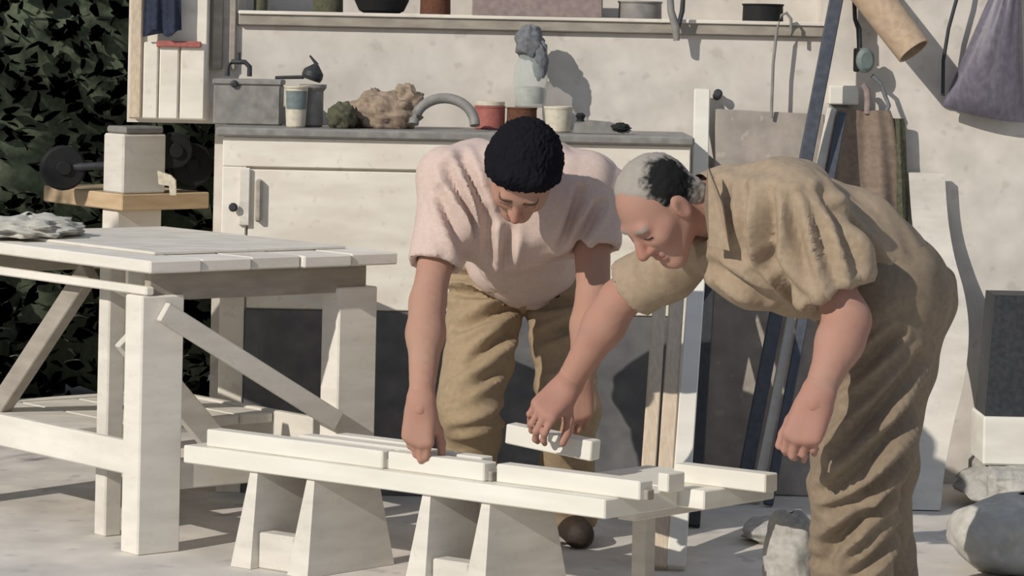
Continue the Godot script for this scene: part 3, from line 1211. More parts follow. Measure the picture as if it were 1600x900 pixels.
func trestle(t0: float, t1: float, v0: float, v1: float, label: String, m := "bench") -> void:
	var r := thing("trestle", label, "trestle", pk((t0 + t1) * 0.5, (v0 + v1) * 0.5, 0), "low trestles under the planks")
	var top := PB - 0.001
	for t in [t0, t1]:
		# end panel, spreading towards the ground, its edge splayed as well
		var st := mb()
		var th := 0.03
		var p := []
		for q in [[0.0, 0.0], [0.0, 1.0], [1.0, 1.0], [1.0, 0.0]]:
			pass
		var w0 := v0 + 0.012
		var w1 := v1 - 0.03
		var lo := [w0 - 0.035, w1 + 0.045]
		var c := pk(t, (v0 + v1) * 0.5, top * 0.5)
		var tt := [pk(t - 0.012, w0, top), pk(t - 0.012, w1, top), pk(t + 0.012, w1, top), pk(t + 0.012, w0, top)]
		var bb := [pk(t - 0.03, lo[0], 0.001), pk(t - 0.03, lo[1], 0.001), pk(t + 0.035, lo[1], 0.001), pk(t + 0.035, lo[0], 0.001)]
		for i in 4:
			var i2 := (i + 1) % 4
			quad(st, tt[i], tt[i2], bb[i2], bb[i], c)
		quad(st, tt[0], tt[1], tt[2], tt[3], c)
		quad(st, bb[0], bb[1], bb[2], bb[3], c)
		part("end_panel", st, m, r)
	var st := mb()
	pbox(st, t0 + 0.036, t1 - 0.031, v0 + 0.0, v0 + 0.05, 0.001, 0.095, 0.004)
	part("stretcher", st, m, r)
	st = mb()
	pbox(st, t0 + 0.014, t1 - 0.014, v1 - 0.08, v1 - 0.04, 0.17, top, 0.003)
	part("crossbar", st, m, r)

# ---------------------------------------------------------------- grinder at the back left
func build_grinder() -> void:
	var c := at(190, 330, 7.98)
	var ang := deg_to_rad(40.0)
	var r := Vector3(cos(ang), 0, -sin(ang))
	var l := Vector3(-sin(ang), 0, -cos(ang))
	var sd := thing("machine_stand", "tan board on a pale post standing behind the workbench", "stand", Vector3(c.x, 0, c.z))
	var th := 0.055
	var st := mb()
	hexa(st, c + r * 0.17 + l * 0.26 + Vector3.UP * th * 0.5, r * 0.17, Vector3.UP * th * 0.5, l * 0.26, 0.004)
	part("top_board", st, "raw_wood", sd)
	st = mb()
	hexa(st, Vector3(c.x, c.y * 0.5, c.z) + r * 0.10 + l * 0.10, r * 0.085, Vector3.UP * (c.y * 0.5 - 0.0005), l * 0.05, 0.004)
	part("post", st, "paint", sd)
	var g := thing("bench_grinder", "pale boxy machine with dark round wheels on the tan board", "machine", c + r * 0.1 + l * 0.1 + Vector3.UP * th)
	var b := c + Vector3.UP * (th + 0.001)
	st = mb()
	var hh := at(190, 210, 7.98).y - b.y
	hexa(st, b + r * 0.085 + l * 0.065 + Vector3.UP * hh * 0.5, r * 0.083, Vector3.UP * hh * 0.5, l * 0.063, 0.006)
	part("body", st, "bench", g)
	st = mb()
	hexa(st, b + r * 0.085 + l * 0.065 + Vector3.UP * (hh + 0.013), r * 0.075, Vector3.UP * 0.012, l * 0.06, 0.006)
	part("cover", st, "steel_grey", g)
	for w in [[at(98, 262, 8.12), 0.075, l], [at(272, 235, 8.14), 0.06, r], [at(298, 258, 8.2), 0.075, r]]:
		st = mb()
		var ax: Vector3 = (Vector3(0.35, 0, 1)).normalized()
		lathe(st, w[0] - ax * 0.025, ax, [Vector2(w[1] * 0.9, 0), Vector2(w[1], 0.008), Vector2(w[1], 0.045), Vector2(w[1] * 0.9, 0.052), Vector2(0.025, 0.053), Vector2(0.022, 0.062)], 28)
		part("wheel", st, "black", g)
	st = mb()
	tube(st, [at(98, 262, 8.12), at(180, 258, 8.1), at(298, 258, 8.2)], [0.014], 10)
	part("shaft", st, "dark_metal", g)
	st = mb()
	var rs := at(262, 290, 7.96)
	slab(st, PackedVector2Array([Vector2(-0.035, 0.05), Vector2(0.01, 0.035), Vector2(0.025, 0.02), Vector2(0.028, -0.03), Vector2(0.008, -0.03), Vector2(0.004, 0.0), Vector2(-0.03, 0.005)]), Vector3(rs.x, b.y + 0.031, rs.z), Vector3.RIGHT, Vector3.UP, Vector3(0, 0, -0.02))
	part("tool_rest", st, "cream_tin", g)

# ---------------------------------------------------------------- things on the counter
func on_counter(px: float, d: float) -> Vector3:
	var p := at(px, 200, d)
	return Vector3(p.x, top_y + 0.001, -d)

func pxm(px: float, d: float) -> float:
	return px * d / F

func build_counter_items() -> void:
	var st: SurfaceTool
	# grey metal box
	var p := on_counter(388, 7.68)
	var t := thing("toolbox", "grey metal box at the left end of the counter", "box", p)
	st = mb()
	hexa(st, p + Vector3(0, 0.062, 0), Vector3(pxm(52, 7.66), 0, 0), Vector3(0, 0.062, 0), Vector3(0, 0, 0.06), 0.004)
	part("body", st, "steel_grey", t)
	st = mb()
	hexa(st, p + Vector3(0, 0.134, 0), Vector3(pxm(54, 7.66), 0, 0), Vector3(0, 0.009, 0), Vector3(0, 0, 0.063), 0.004)
	part("lid", st, "steel_grey", t)
	st = mb()
	lathe(st, p + Vector3(-0.04, 0.128, 0.0635), Vector3(0, 0, 1), [Vector2(0.012, 0), Vector2(0.012, 0.006), Vector2(0.006, 0.009)], 12)
	part("catch", st, "dark_metal", t)
	var lid := p.y + 0.143
	# clamp on the box
	var q := at(370, 120, 7.68)
	t = thing("clamp", "small iron clamp hooked over the left end of the grey box", "clamp", Vector3(q.x, lid, q.z))
	st = mb()
	var bx := Vector3(q.x - 0.03, lid + 0.008, q.z)
	tube(st, [bx, bx + Vector3(0, 0.03, 0), bx + Vector3(0.015, 0.045, 0), bx + Vector3(0.055, 0.045, 0), bx + Vector3(0.07, 0.03, 0), bx + Vector3(0.07, 0.0, 0)], [0.008], 8)
	part("frame", st, "dark_metal", t)
	st = mb()
	tube(st, [bx + Vector3(0.035, 0.04, 0), bx + Vector3(0.035, 0.075, 0)], [0.006], 8)
	part("screw", st, "dark_metal", t)
	# oil can on the box
	q = at(490, 128, 7.71)
	t = thing("oil_can", "dark oil can with slanting spout lying over the box and tin", "can", Vector3(q.x - 0.06, lid, q.z))
	st = mb()
	var ob := Vector3(at(430, 124, 7.68).x, lid + 0.006, -7.68)
	var oe := Vector3(at(505, 110, 7.68).x, lid + 0.012, -7.68)
	tube(st, [ob, ob.lerp(oe, 0.6)], [0.005, 0.006], 8)
	part("handle", st, "dark_metal", t)
	st = mb()
	lathe(st, Vector3(at(486, 120, 7.68).x, lid + 0.001, -7.68), Vector3(0.32, 1, 0), [Vector2(0.03, 0), Vector2(0.034, 0.012), Vector2(0.032, 0.028), Vector2(0.014, 0.046), Vector2(0.008, 0.052)], 16)
	part("body", st, "dark_metal", t)
	st = mb()
	var sp := Vector3(at(496, 103, 7.68).x, lid + 0.048, -7.68)
	tube(st, [sp, sp + Vector3(-0.025, 0.03, 0)], [0.006, 0.003], 8)
	part("spout", st, "dark_metal", t)
	# tin with teal patch
	p = on_counter(462, 7.52)
	t = thing("tin_can", "cream tin with a teal patch beside the grey box", "can", p)
	st = mb()
	lathe(st, p, Vector3.UP, [Vector2(0.028, 0), Vector2(0.030, 0.004), Vector2(0.036, 0.118), Vector2(0.039, 0.122), Vector2(0.039, 0.127), Vector2(0.034, 0.127), Vector2(0.032, 0.10)], 24)
	part("body", st, "cream_tin", t)
	st = mb()
	var rows := []
	for j in 6:
		var row := []
		for i in 10:
			var a := lerpf(-1.0, 1.25, i / 9.0)
			var y := lerpf(0.056, 0.112, j / 5.0)
			var rr := lerpf(0.0300, 0.0362, y / 0.118) + 0.001
			row.append(p + Vector3(sin(a) * rr, y, cos(a) * rr))
		rows.append(row)
	smooth_grid(st, rows, false)
	part("teal_patch", st, "teal", t)
	p = on_counter(488, 7.58)
	t = thing("grey_pot", "dark grey pot just right of the cream tin", "pot", p)
	st = mb()
	lathe(st, p, Vector3.UP, [Vector2(0.028, 0), Vector2(0.033, 0.006), Vector2(0.033, 0.11), Vector2(0.042, 0.122), Vector2(0.042, 0.132), Vector2(0.037, 0.132), Vector2(0.03, 0.11)], 22)
	part("body", st, "steel_grey", t)
	# rags
	p = on_counter(533, 7.52)
	t = thing("rag", "small olive rag heaped right of the grey pot", "rag", p)
	st = mb()
	lump(st, p + Vector3(0, 0.032, 0), Vector3(0.045, 0.045, 0.05), 21, 0.35, 3.0, top_y + 0.0005)
	part("fabric", st, "olive_rag", t)
	p = on_counter(600, 7.61)
	t = thing("cloth_bag", "big crumpled brown cloth bag on the counter", "bag", p)
	st = mb()
	lump(st, p + Vector3(0, 0.045, 0), Vector3(0.115, 0.07, 0.075), 33, 0.35, 3.5, top_y + 0.0005)
	part("fabric", st, "rag", t)
	st = mb()
	lump(st, p + Vector3(0.07, 0.085, -0.005), Vector3(0.05, 0.05, 0.05), 35, 0.4, 3.0, top_y + 0.0005)
	part("gathered_neck", st, "rag", t)
	st = mb()
	lump(st, p + Vector3(-0.035, 0.10, -0.02), Vector3(0.022, 0.02, 0.022), 36, 0.6, 6.0)
	part("tuft", st, "coat", t)
	# arch of hose
	t = thing("hose_arch", "dark grey rubber hose bent in an arch on the counter", "hose", on_counter(695, 7.52))
	st = mb()
	var arc := []
	var hc := on_counter(694, 7.52)
	for i in 17:
		var a := PI - PI * i / 16.0
		arc.append(Vector3(hc.x + cos(a) * 0.095, top_y + 0.017 + sin(a) * 0.082, -7.52 - 0.03 * sin(a)))
	tube(st, arc, [0.016], 12)
	part("hose", st, "steel_grey", t)
	# red tin
	p = on_counter(765, 7.73)
	t = thing("red_tin", "dull red tin behind the younger man's head", "can", p)
	st = mb()
	lathe(st, p, Vector3.UP, [Vector2(0.046, 0), Vector2(0.048, 0.003), Vector2(0.048, 0.066), Vector2(0.05, 0.068), Vector2(0.05, 0.073), Vector2(0.04, 0.074)], 24)
	part("body", st, "red_tin", t)
	st = mb()
	lathe(st, p + Vector3(0, 0.0745, 0), Vector3.UP, [Vector2(0.047, 0), Vector2(0.047, 0.012), Vector2(0.042, 0.014)], 24)
	part("lid", st, "cream_tin", t)
	# rusty tin carrying the glass jar
	p = on_counter(815, 7.73)
	t = thing("rusty_tin", "brown rusty tin right behind the younger man's head", "can", p)
	st = mb()
	var rt := at(815, 168, 7.73).y
	lathe(st, p, Vector3.UP, [Vector2(0.046, 0), Vector2(0.048, 0.003), Vector2(0.047, rt - p.y - 0.006), Vector2(0.049, rt - p.y - 0.004), Vector2(0.049, rt - p.y)], 24)
	part("body", st, "rust", t)
	p = Vector3(at(828, 160, 7.73).x, rt + 0.001, -7.73)
	t = thing("glass_jar", "clear glass jar with a grey cloth tied over it", "jar", p)
	st = mb()
	lathe(st, p, Vector3.UP, [Vector2(0.044, 0), Vector2(0.05, 0.006), Vector2(0.054, 0.05), Vector2(0.055, 0.10), Vector2(0.05, 0.135), Vector2(0.036, 0.16), Vector2(0.032, 0.19)], 28)
	part("glass", st, "glass", t)
	st = mb()
	lathe(st, p + Vector3.UP * 0.012, Vector3.UP, [Vector2(0.044, 0), Vector2(0.048, 0.03), Vector2(0.048, 0.05), Vector2(0.03, 0.055)], 24)
	part("contents", st, "sack", t)
	st = mb()
	lump(st, p + Vector3(-0.004, 0.205, 0.0), Vector3(0.046, 0.055, 0.045), 61, 0.35, 3.0)
	lump(st, p + Vector3(0.030, 0.150, 0.022), Vector3(0.024, 0.062, 0.022), 62, 0.35, 3.0)
	part("cloth_cover", st, "grey_cloth", t)
	# white pot
	p = on_counter(872, 7.56)
	t = thing("white_pot", "small off-white pot right of the glass jar", "pot", p)
	st = mb()
	lathe(st, p, Vector3.UP, [Vector2(0.034, 0), Vector2(0.037, 0.004), Vector2(0.044, 0.07), Vector2(0.046, 0.074), Vector2(0.046, 0.08), Vector2(0.041, 0.08), Vector2(0.038, 0.06)], 24)
	part("body", st, "cream_tin", t)
	# hand plane
	p = on_counter(938, 7.52)
	t = thing("hand_plane", "dark grey hand plane lying at the right of the counter", "tool", p)
	st = mb()
	slab(st, PackedVector2Array([Vector2(-0.085, 0), Vector2(0.095, 0), Vector2(0.1, 0.008), Vector2(0.085, 0.02), Vector2(0.03, 0.036), Vector2(-0.03, 0.04), Vector2(-0.08, 0.03)]), p + Vector3(0, 0, 0.025), Vector3.RIGHT, Vector3.UP, Vector3(0, 0, -0.05))
	part("body", st, "steel_grey", t)
	st = mb()
	lathe(st, p + Vector3(-0.062, 0.036, 0), Vector3.UP, [Vector2(0.014, 0), Vector2(0.011, 0.006), Vector2(0.016, 0.018), Vector2(0.008, 0.026)], 14)
	part("knob", st, "black", t)
	st = mb()
	lump(st, p + Vector3(0.062, 0.02, 0.02), Vector3(0.03, 0.014, 0.02), 3, 0.3, 4.0)
	part("grip", st, "black", t)

func build_shelf_items() -> void:
	var y := shelf_y + 0.001
	var st: SurfaceTool
	var d := WALL + 0.06
	# kind, x, half width px, height, material
	var list := [
		["small_tin", 407, 11, 0.05, "olive_rag", "small olive tin at the left end of the shelf", "can"],
		["paint_pot", 512, 24, 0.06, "olive_rag", "low green-grey pot on the shelf above the oil can", "pot"],
		["dark_bowl", 596, 44, 0.07, "black", "wide black bowl on the shelf", "bowl"],
		["rust_tin", 680, 24, 0.06, "rust", "low rusty brown tin right of the black bowl", "can"],
		["dark_can", 1000, 34, 0.06, "steel_grey", "grey can on the shelf left of the hanging clamp", "can"],
		["black_tin", 1192, 32, 0.06, "black", "black tin at the right end of the shelf", "can"],
	]
	for q in list:
		var c := at(q[1], 20, d)
		var p := Vector3(c.x, y, -d)
		var t := thing(q[0], q[5], q[6], p)
		var r := pxm(q[2], d)
		st = mb()
		if q[6] == "bowl":
			lathe(st, p, Vector3.UP, [Vector2(r * 0.55, 0), Vector2(r * 0.8, 0.012), Vector2(r * 0.97, 0.045), Vector2(r, q[3]), Vector2(r * 0.94, q[3]), Vector2(r * 0.8, 0.03)], 28)
		else:
			lathe(st, p, Vector3.UP, [Vector2(r * 0.95, 0), Vector2(r, 0.004), Vector2(r * 0.98, q[3] * 0.9), Vector2(r * 1.03, q[3] * 0.92), Vector2(r * 1.03, q[3]), Vector2(r * 0.9, q[3])], 24)
		part("body", st, q[4], t)
	var a := at(738, 20, d)
	var b := at(940, 20, d)
	var t := thing("carton", "long mauve-grey carton on the shelf above the glass jar", "box", Vector3((a.x + b.x) * 0.5, y, -d))
	st = mb()
	box(st, Vector3(a.x, y, -d - 0.07), Vector3(b.x, y + 0.12, -d + 0.09), 0.004)
	part("body", st, "mauve_box", t)
	st = mb()
	box(st, Vector3(a.x - 0.003, y + 0.1205, -d - 0.073), Vector3(b.x + 0.003, y + 0.145, -d + 0.093), 0.004)
	part("lid", st, "mauve_box", t)
	# clamp gripping the shelf
	var c := at(1056, 30, WALL - 0.07)
	t = thing("shelf_clamp", "grey iron clamp gripping the shelf edge", "clamp", Vector3(c.x, shelf_y - 0.06, c.z))
	st = mb()
	var z := -WALL + 0.068
	tube(st, [Vector3(c.x - 0.022, shelf_y + 0.11, z), Vector3(c.x - 0.016, shelf_y + 0.03, z), Vector3(c.x, shelf_y - 0.02, z), Vector3(c.x + 0.004, shelf_y - 0.065, z)], [0.011, 0.012, 0.014, 0.01], 10)
	part("jaw", st, "steel_grey", t)
	st = mb()
	tube(st, [Vector3(c.x + 0.024, shelf_y + 0.11, z), Vector3(c.x + 0.02, shelf_y + 0.03, z), Vector3(c.x + 0.006, shelf_y - 0.03, z)], [0.007, 0.008, 0.007], 8)
	part("screw", st, "dark_metal", t)
	# wire hook hanging from the shelf
	c = at(1210, 60, WALL - 0.06)
	t = thing("wire_hook", "thin wire hook hanging from the right end of the shelf", "hook", Vector3(c.x, at(1205, 190, WALL).y, -WALL + 0.07))
	st = mb()
	var pts := [at(1236, 50, WALL - 0.07), at(1236, 30, WALL - 0.07), at(1229, 20, WALL - 0.07), at(1221, 24, WALL - 0.07), at(1214, 45, WALL - 0.07), at(1208, 100, WALL - 0.07), at(1205, 185, WALL - 0.07)]
	tube(st, pts, [0.005], 8)
	part("wire", st, "steel_grey", t)
	# peg on the wall beside the tall slat
	c = at(1120, 150, WALL)
	t = thing("wall_peg", "small dark peg in the wall above the grey panel", "peg", Vector3(c.x, c.y, -WALL))
	st = mb()
	lathe(st, Vector3(c.x, c.y, -WALL + 0.0005), Vector3(0, 0.2, 1), [Vector2(0.014, 0), Vector2(0.012, 0.03), Vector2(0.015, 0.045), Vector2(0.008, 0.05)], 12)
	part("peg", st, "dark_metal", t)

# ---------------------------------------------------------------- things leaning on cabinet and wall
func lean(called: String, label: String, category: String, top: Array, bottom: Array, d_top: float, d_bot: float, w: float, t: float, material: String, group := "") -> void:
	# the line through the two picture points, carried down to the ground
	var a := at(top[0], top[1], d_top)
	var low := 900.0
	var foot := Vector3.ZERO
	for py in range(600, 1000):
		var px := lerpf(top[0], bottom[0], (py - top[1]) / (bottom[1] - top[1]))
		foot = at(px, py, d_bot)
		if foot.y < 0.012:
			break
	foot.y = 0.006
	var o := thing(called, label, category, Vector3(foot.x, 0, foot.z), group)
	var st := mb()
	bar(st, foot, a, w, t, Vector3.RIGHT, 0.003)
	part("board", st, material, o)

func build_leaning() -> void:
	lean("wooden_slat", "leftmost pale slat leaning against the cabinet", "slat", [1040, 330], [1003, 720], 7.365, 6.44, 0.04, 0.022, "pale_wood", "slats leaning on the cabinet")
	lean("wooden_slat", "tan slat second from the left against the cabinet", "slat", [1066, 335], [1030, 720], 7.365, 6.44, 0.042, 0.024, "pale_wood", "slats leaning on the cabinet")
	lean("white_post", "white slat right of the two tan ones against the cabinet", "slat", [1096, 330], [1056, 720], 7.36, 6.44, 0.05, 0.03, "fresh_paint", "slats leaning on the cabinet")
	lean("dark_bar", "dark bar right beside the white leaning slat", "bar", [1114, 330], [1083, 720], 7.7, 7.02, 0.04, 0.02, "dark_metal", "bars leaning on the wall")
	lean("tall_slat", "tall white slat rising above the older man's collar", "slat", [1097, 140], [1081, 720], 7.81, 7.45, 0.05, 0.026, "fresh_paint")
	# grey dusty panel
	var a := at(1118, 172, 7.81)
	var b := at(1288, 178, 7.81)
	var f0 := at(1100, 790, 7.57)
	var f1 := at(1270, 790, 7.57)
	var t := thing("dusty_panel", "grey dusty board panel leaning on the wall behind the older man", "panel", Vector3((f0.x + f1.x) * 0.5, 0, f0.z))
	var st := mb()
	var top := (a + b) * 0.5
	var bot := Vector3((f0.x + f1.x) * 0.5, 0.004, f0.z)
	bar(st, bot, top, b.x - a.x, 0.022, Vector3.RIGHT, 0.003)
	part("sheet", st, "dust_panel", t)
	lean("blue_pole", "long dark blue pole slanting up across the wall", "pole", [1318, -60], [1157, 730], 7.75, 7.43, 0.042, 0.03, "blue_metal")
	lean("light_pole", "pale grey pole between the dark blue ones", "pole", [1300, 170], [1180, 730], 7.77, 7.41, 0.03, 0.022, "bench")
	lean("dark_pole", "dark pole right of the pale grey one", "pole", [1316, 176], [1200, 730], 7.75, 7.37, 0.03, 0.022, "blue_metal")
	# long warped plank at the right
	t = thing("warped_plank", "long warped grey-white plank leaning on the wall right of the coat", "plank", at(1450, 812, 7.35))
	st = mb()
	var rows := []
	var line := [[1447, 270, 7.805], [1452, 340, 7.8], [1462, 400, 7.77], [1478, 460, 7.73], [1484, 520, 7.69], [1477, 590, 7.63], [1460, 660, 7.55], [1446, 730, 7.45], [1438, 800, 7.37]]
	for j in 33:
		var u := j / 32.0 * (line.size() - 1)
		var k := mini(int(u), line.size() - 2)
		var fr := u - k
		var s: Array = []
		for q in 3:
			var p0: float = line[maxi(k - 1, 0)][q]
			var p1: float = line[k][q]
			var p2: float = line[k + 1][q]
			var p3: float = line[mini(k + 2, line.size() - 1)][q]
			s.append(cubic_interpolate(p1, p2, p0, p3, fr))
		var c := at(s[0], s[1], s[2])
		if j == 32:
			c.y = 0.004
		var w := 0.058
		rows.append([c + Vector3(-w, 0, 0.011), c + Vector3(w, 0, 0.011), c + Vector3(w, 0, -0.011), c + Vector3(-w, 0, -0.011)])
	for j in rows.size() - 1:
		var m: Vector3 = (rows[j][0] + rows[j + 1][2]) * 0.5
		for i in 4:
			quad(st, rows[j][i], rows[j][(i + 1) % 4], rows[j + 1][(i + 1) % 4], rows[j + 1][i], m)
	cap_fan(st, rows[0], Vector3.UP)
	cap_fan(st, rows[-1], Vector3.DOWN)
	part("board", st, "bench", t)

# ---------------------------------------------------------------- things hung on the right wall
func build_hanging() -> void:
	var st: SurfaceTool
	var d := WALL - 0.065
	# brown work coat
	var top := at(1350, 172, d)
	var t := thing("work_coat", "brown work coat hanging in folds on the wall behind the older man", "coat", at(1355, 520, d))
	st = mb()
	drape(st, top, 0.085, 0.145, 0.74, 0.055, 3, 11, 0.015)
	part("fabric", st, "coat", t)
	st = mb()
	drape(st, at(1398, 185, d + 0.012), 0.03, 0.045, 0.5, 0.045, 2, 14, 0.015)
	part("sleeve", st, "olive_rag", t, "dark olive lining or sleeve at the coat's right")
	# rolled tube
	var a := at(1322, -60, d + 0.0)
	var b := at(1428, 80, d - 0.12)
	t = thing("cardboard_tube", "tan tube hanging slanted at the top of the right wall", "tube", b)
	st = mb()
	var dir := (b - a).normalized()
	var ln := a.distance_to(b)
	lathe(st, a, dir, [Vector2(0.062, 0), Vector2(0.06, ln * 0.5), Vector2(0.056, ln), Vector2(0.05, ln), Vector2(0.05, ln - 0.1)], 24)
	part("roll", st, "tube_paper", t)
	st = mb()
	lathe(st, a + dir * (ln - 0.09), dir, [Vector2(0.0495, 0), Vector2(0.0495, 0.01)], 20)
	part("hollow_disc", st, "black", t, "black disc standing for the dark hollow of the tube")  # darkness of the open tube end, put in as a black disc
	# cord with pulley block
	t = thing("pulley_block", "small grey-green pulley block on a cord left of the tan tube", "pulley", at(1350, 112, d))
	st = mb()
	var pc := at(1350, 94, d + 0.01)
	lathe(st, pc + Vector3(-0.004, 0, 0.012), Vector3(0.25, 0, 1), [Vector2(0.022, 0), Vector2(0.03, 0.008), Vector2(0.03, 0.022), Vector2(0.02, 0.032)], 20, 1.35, Vector3.UP)
	part("sheave", st, "teal", t)
	st = mb()
	hexa(st, pc + Vector3(-0.026, 0, 0.012), Vector3(0.008, 0, 0), Vector3(0, 0.038, 0), Vector3(0, 0, 0.018), 0.004)
	part("cheek", st, "black", t)
	st = mb()
	tube(st, [at(1334, -20, d), at(1336, 30, d), at(1342, 45, d), at(1343, 75, d)], [0.007, 0.007, 0.009, 0.008], 8)
	part("cord", st, "dark_metal", t)
	# white box and strap
	var wx0 := at(1297, 150, d)
	var wx1 := at(1343, 150, d)
	t = thing("switch_box", "small white box fixed to the wall above the coat", "box", at(1320, 165, WALL))
	st = mb()
	box(st, Vector3(wx0.x, at(1320, 164, d).y, -WALL), Vector3(wx1.x, at(1320, 134, d).y, -WALL + 0.05), 0.004)
	part("body", st, "fresh_paint", t)
	st = mb()
	box(st, Vector3(wx0.x + 0.005, at(1320, 172, d).y, -WALL), Vector3(wx1.x - 0.03, at(1320, 164.5, d).y, -WALL + 0.03), 0.003)
	part("gland", st, "steel_grey", t)
	t = thing("strap_loop", "grey strap looped on the wall right of the white box", "strap", at(1360, 175, d))
	st = mb()
	tube(st, [at(1348, 132, d), at(1354, 140, d), at(1356, 155, d), at(1355, 178, d)], [0.011], 8)
	part("strap", st, "mauve_box", t)
	st = mb()
	tube(st, [at(1362, 118, d), at(1376, 130, d), at(1383, 150, d), at(1389, 165, d), at(1384, 178, d)], [0.007], 8)
	part("cord", st, "grey_cloth", t)
	# purple grey bag
	t = thing("hanging_bag", "purple-grey bag hanging by a dark strap at the top right", "bag", at(1535, 190, d))
	st = mb()
	var apex := at(1592, -110, d)
	var bl := at(1474, 160, d)
	var brr := at(1592, 192, d)
	var rows := []
	var rng := RandomNumberGenerator.new()
	rng.seed = 8
	for j in 21:
		var u := j / 20.0
		var lft := apex.lerp(bl, minf(u * 1.06, 1.0)) + Vector3(0, -0.012 * maxf(0.0, u - 0.94) / 0.06, 0)
		var rgt := apex.lerp(brr + Vector3(0.02, 0, 0), u)
		var deep := 0.06 * sin(PI * minf(u * 0.75 + 0.12, 1.0)) * (1.0 if u < 0.9 else sqrt(maxf(0.02, (1.0 - u) / 0.1)))
		var row := []
		for i in 48:
			var an := TAU * i / 48.0
			var c := (cos(an) + 1.0) * 0.5
			var p := lft.lerp(rgt, c)
			p.z += sin(an) * deep + 0.006 * sin(c * 24.0) * (1.0 - u) * (1.0 if sin(an) > 0 else 0.0)
			p.y -= 0.01 * sin(c * PI) * u
			row.append(p)
		rows.append(row)
	smooth_grid(st, rows)
	cap_fan(st, rows[-1], Vector3.DOWN)
	cap_fan(st, rows[0], Vector3.UP)
	part("bag_body", st, "bag", t)
	st = mb()
	tube(st, [at(1510, -80, d), at(1497, -10, d), at(1482, 45, d), at(1474, 95, d), at(1473, 150, d)], [0.006], 8)
	part("strap", st, "dark_metal", t)

# ---------------------------------------------------------------- lower right corner
func build_right_corner() -> void:
	var d := 7.4
	var st: SurfaceTool
	var y0 := at(1560, 728, d).y
	var y1 := at(1560, 652, d).y
	var y2 := at(1560, 462, d).y
	var x0 := at(1532, 700, d).x
	var t := thing("stone_slab", "grey stone block at the foot of the right wall", "stone", Vector3(x0 + 0.25, 0, -d))
	st = mb()
	lump(st, Vector3(x0 + 0.27, y0 * 0.5, -d - 0.05), Vector3(0.32, y0 * 0.62, 0.25), 19, 0.2, 3.0, 0.001)
	for_flat_top(st, Vector3(x0 + 0.27, y0, -d - 0.08), 0.26, 0.18)
	part("block", st, "stone", t)
	t = thing("white_box", "white box on the grey stone under the dark panel", "box", Vector3(x0 + 0.25, y0, -d))
	st = mb()
	box(st, Vector3(x0 + 0.008, y0 + 0.001, -d - 0.2), Vector3(x0 + 0.5, y1, -d), 0.006)
	part("body", st, "fresh_paint", t)
	t = thing("dark_panel", "dark grey panel standing on the white box at the right edge", "case", Vector3(x0 + 0.25, y1, -d))
	st = mb()
	var sk := Vector3(at(1552, 470, d).x - at(1536, 640, d).x, 0, 0)
	slab(st, PackedVector2Array([Vector2(0.015, 0.001), Vector2(0.47, 0.001), Vector2(0.47, y2 - y1), Vector2(0.015 + sk.x, y2 - y1)]), Vector3(x0, y1, -d - 0.02), Vector3.RIGHT, Vector3.UP, Vector3(0, 0, -0.15))
	part("body", st, "dark_metal", t)  # thick upright dark grey panel
	# sack in front
	var sp := at(1580, 860, 6.5)
	t = thing("plaster_sack", "bulging white sack on the ground at the lower right corner", "sack", Vector3(sp.x, 0, sp.z))
	st = mb()
	var sy := at(1580, 772, 6.5).y
	lump(st, Vector3(sp.x + 0.03, sy * 0.48, sp.z), Vector3(0.2, sy * 0.52, 0.16), 41, 0.14, 2.4, 0.001)
	part("fabric", st, "sack", t)
	# rough stones at the foot of the panel
	sp = at(1236, 845, 6.2)
	t = thing("rough_stone", "rough pale stone on the ground just left of the older man's legs", "stone", Vector3(sp.x, 0, sp.z))
	st = mb()
	lump(st, Vector3(sp.x, 0.08, sp.z), Vector3(0.075, 0.13, 0.09), 51, 0.25, 2.2, 0.001)
	part("stone", st, "stone", t)
	sp = at(1215, 800, 6.8)
	t = thing("rough_stone", "flat stone lying near the wall behind the planks", "stone", Vector3(sp.x, 0, sp.z))
	st = mb()
	lump(st, Vector3(sp.x + 0.05, 0.03, sp.z - 0.05), Vector3(0.14, 0.045, 0.1), 53, 0.25, 2.5, 0.001)
	part("stone", st, "stone", t)

func for_flat_top(st: SurfaceTool, c: Vector3, hx: float, hz: float) -> void:
	hexa(st, c - Vector3.UP * c.y * 0.5, Vector3(hx, 0, 0), Vector3(0, c.y * 0.5 - 0.001, 0), Vector3(0, 0, hz), 0.02)

# ---------------------------------------------------------------- the two men
func person_finish(o: Node3D, called: String, acc: Acc, material: String, label := "") -> void:
	part_mesh(called, acc.mesh(), material, o, label)

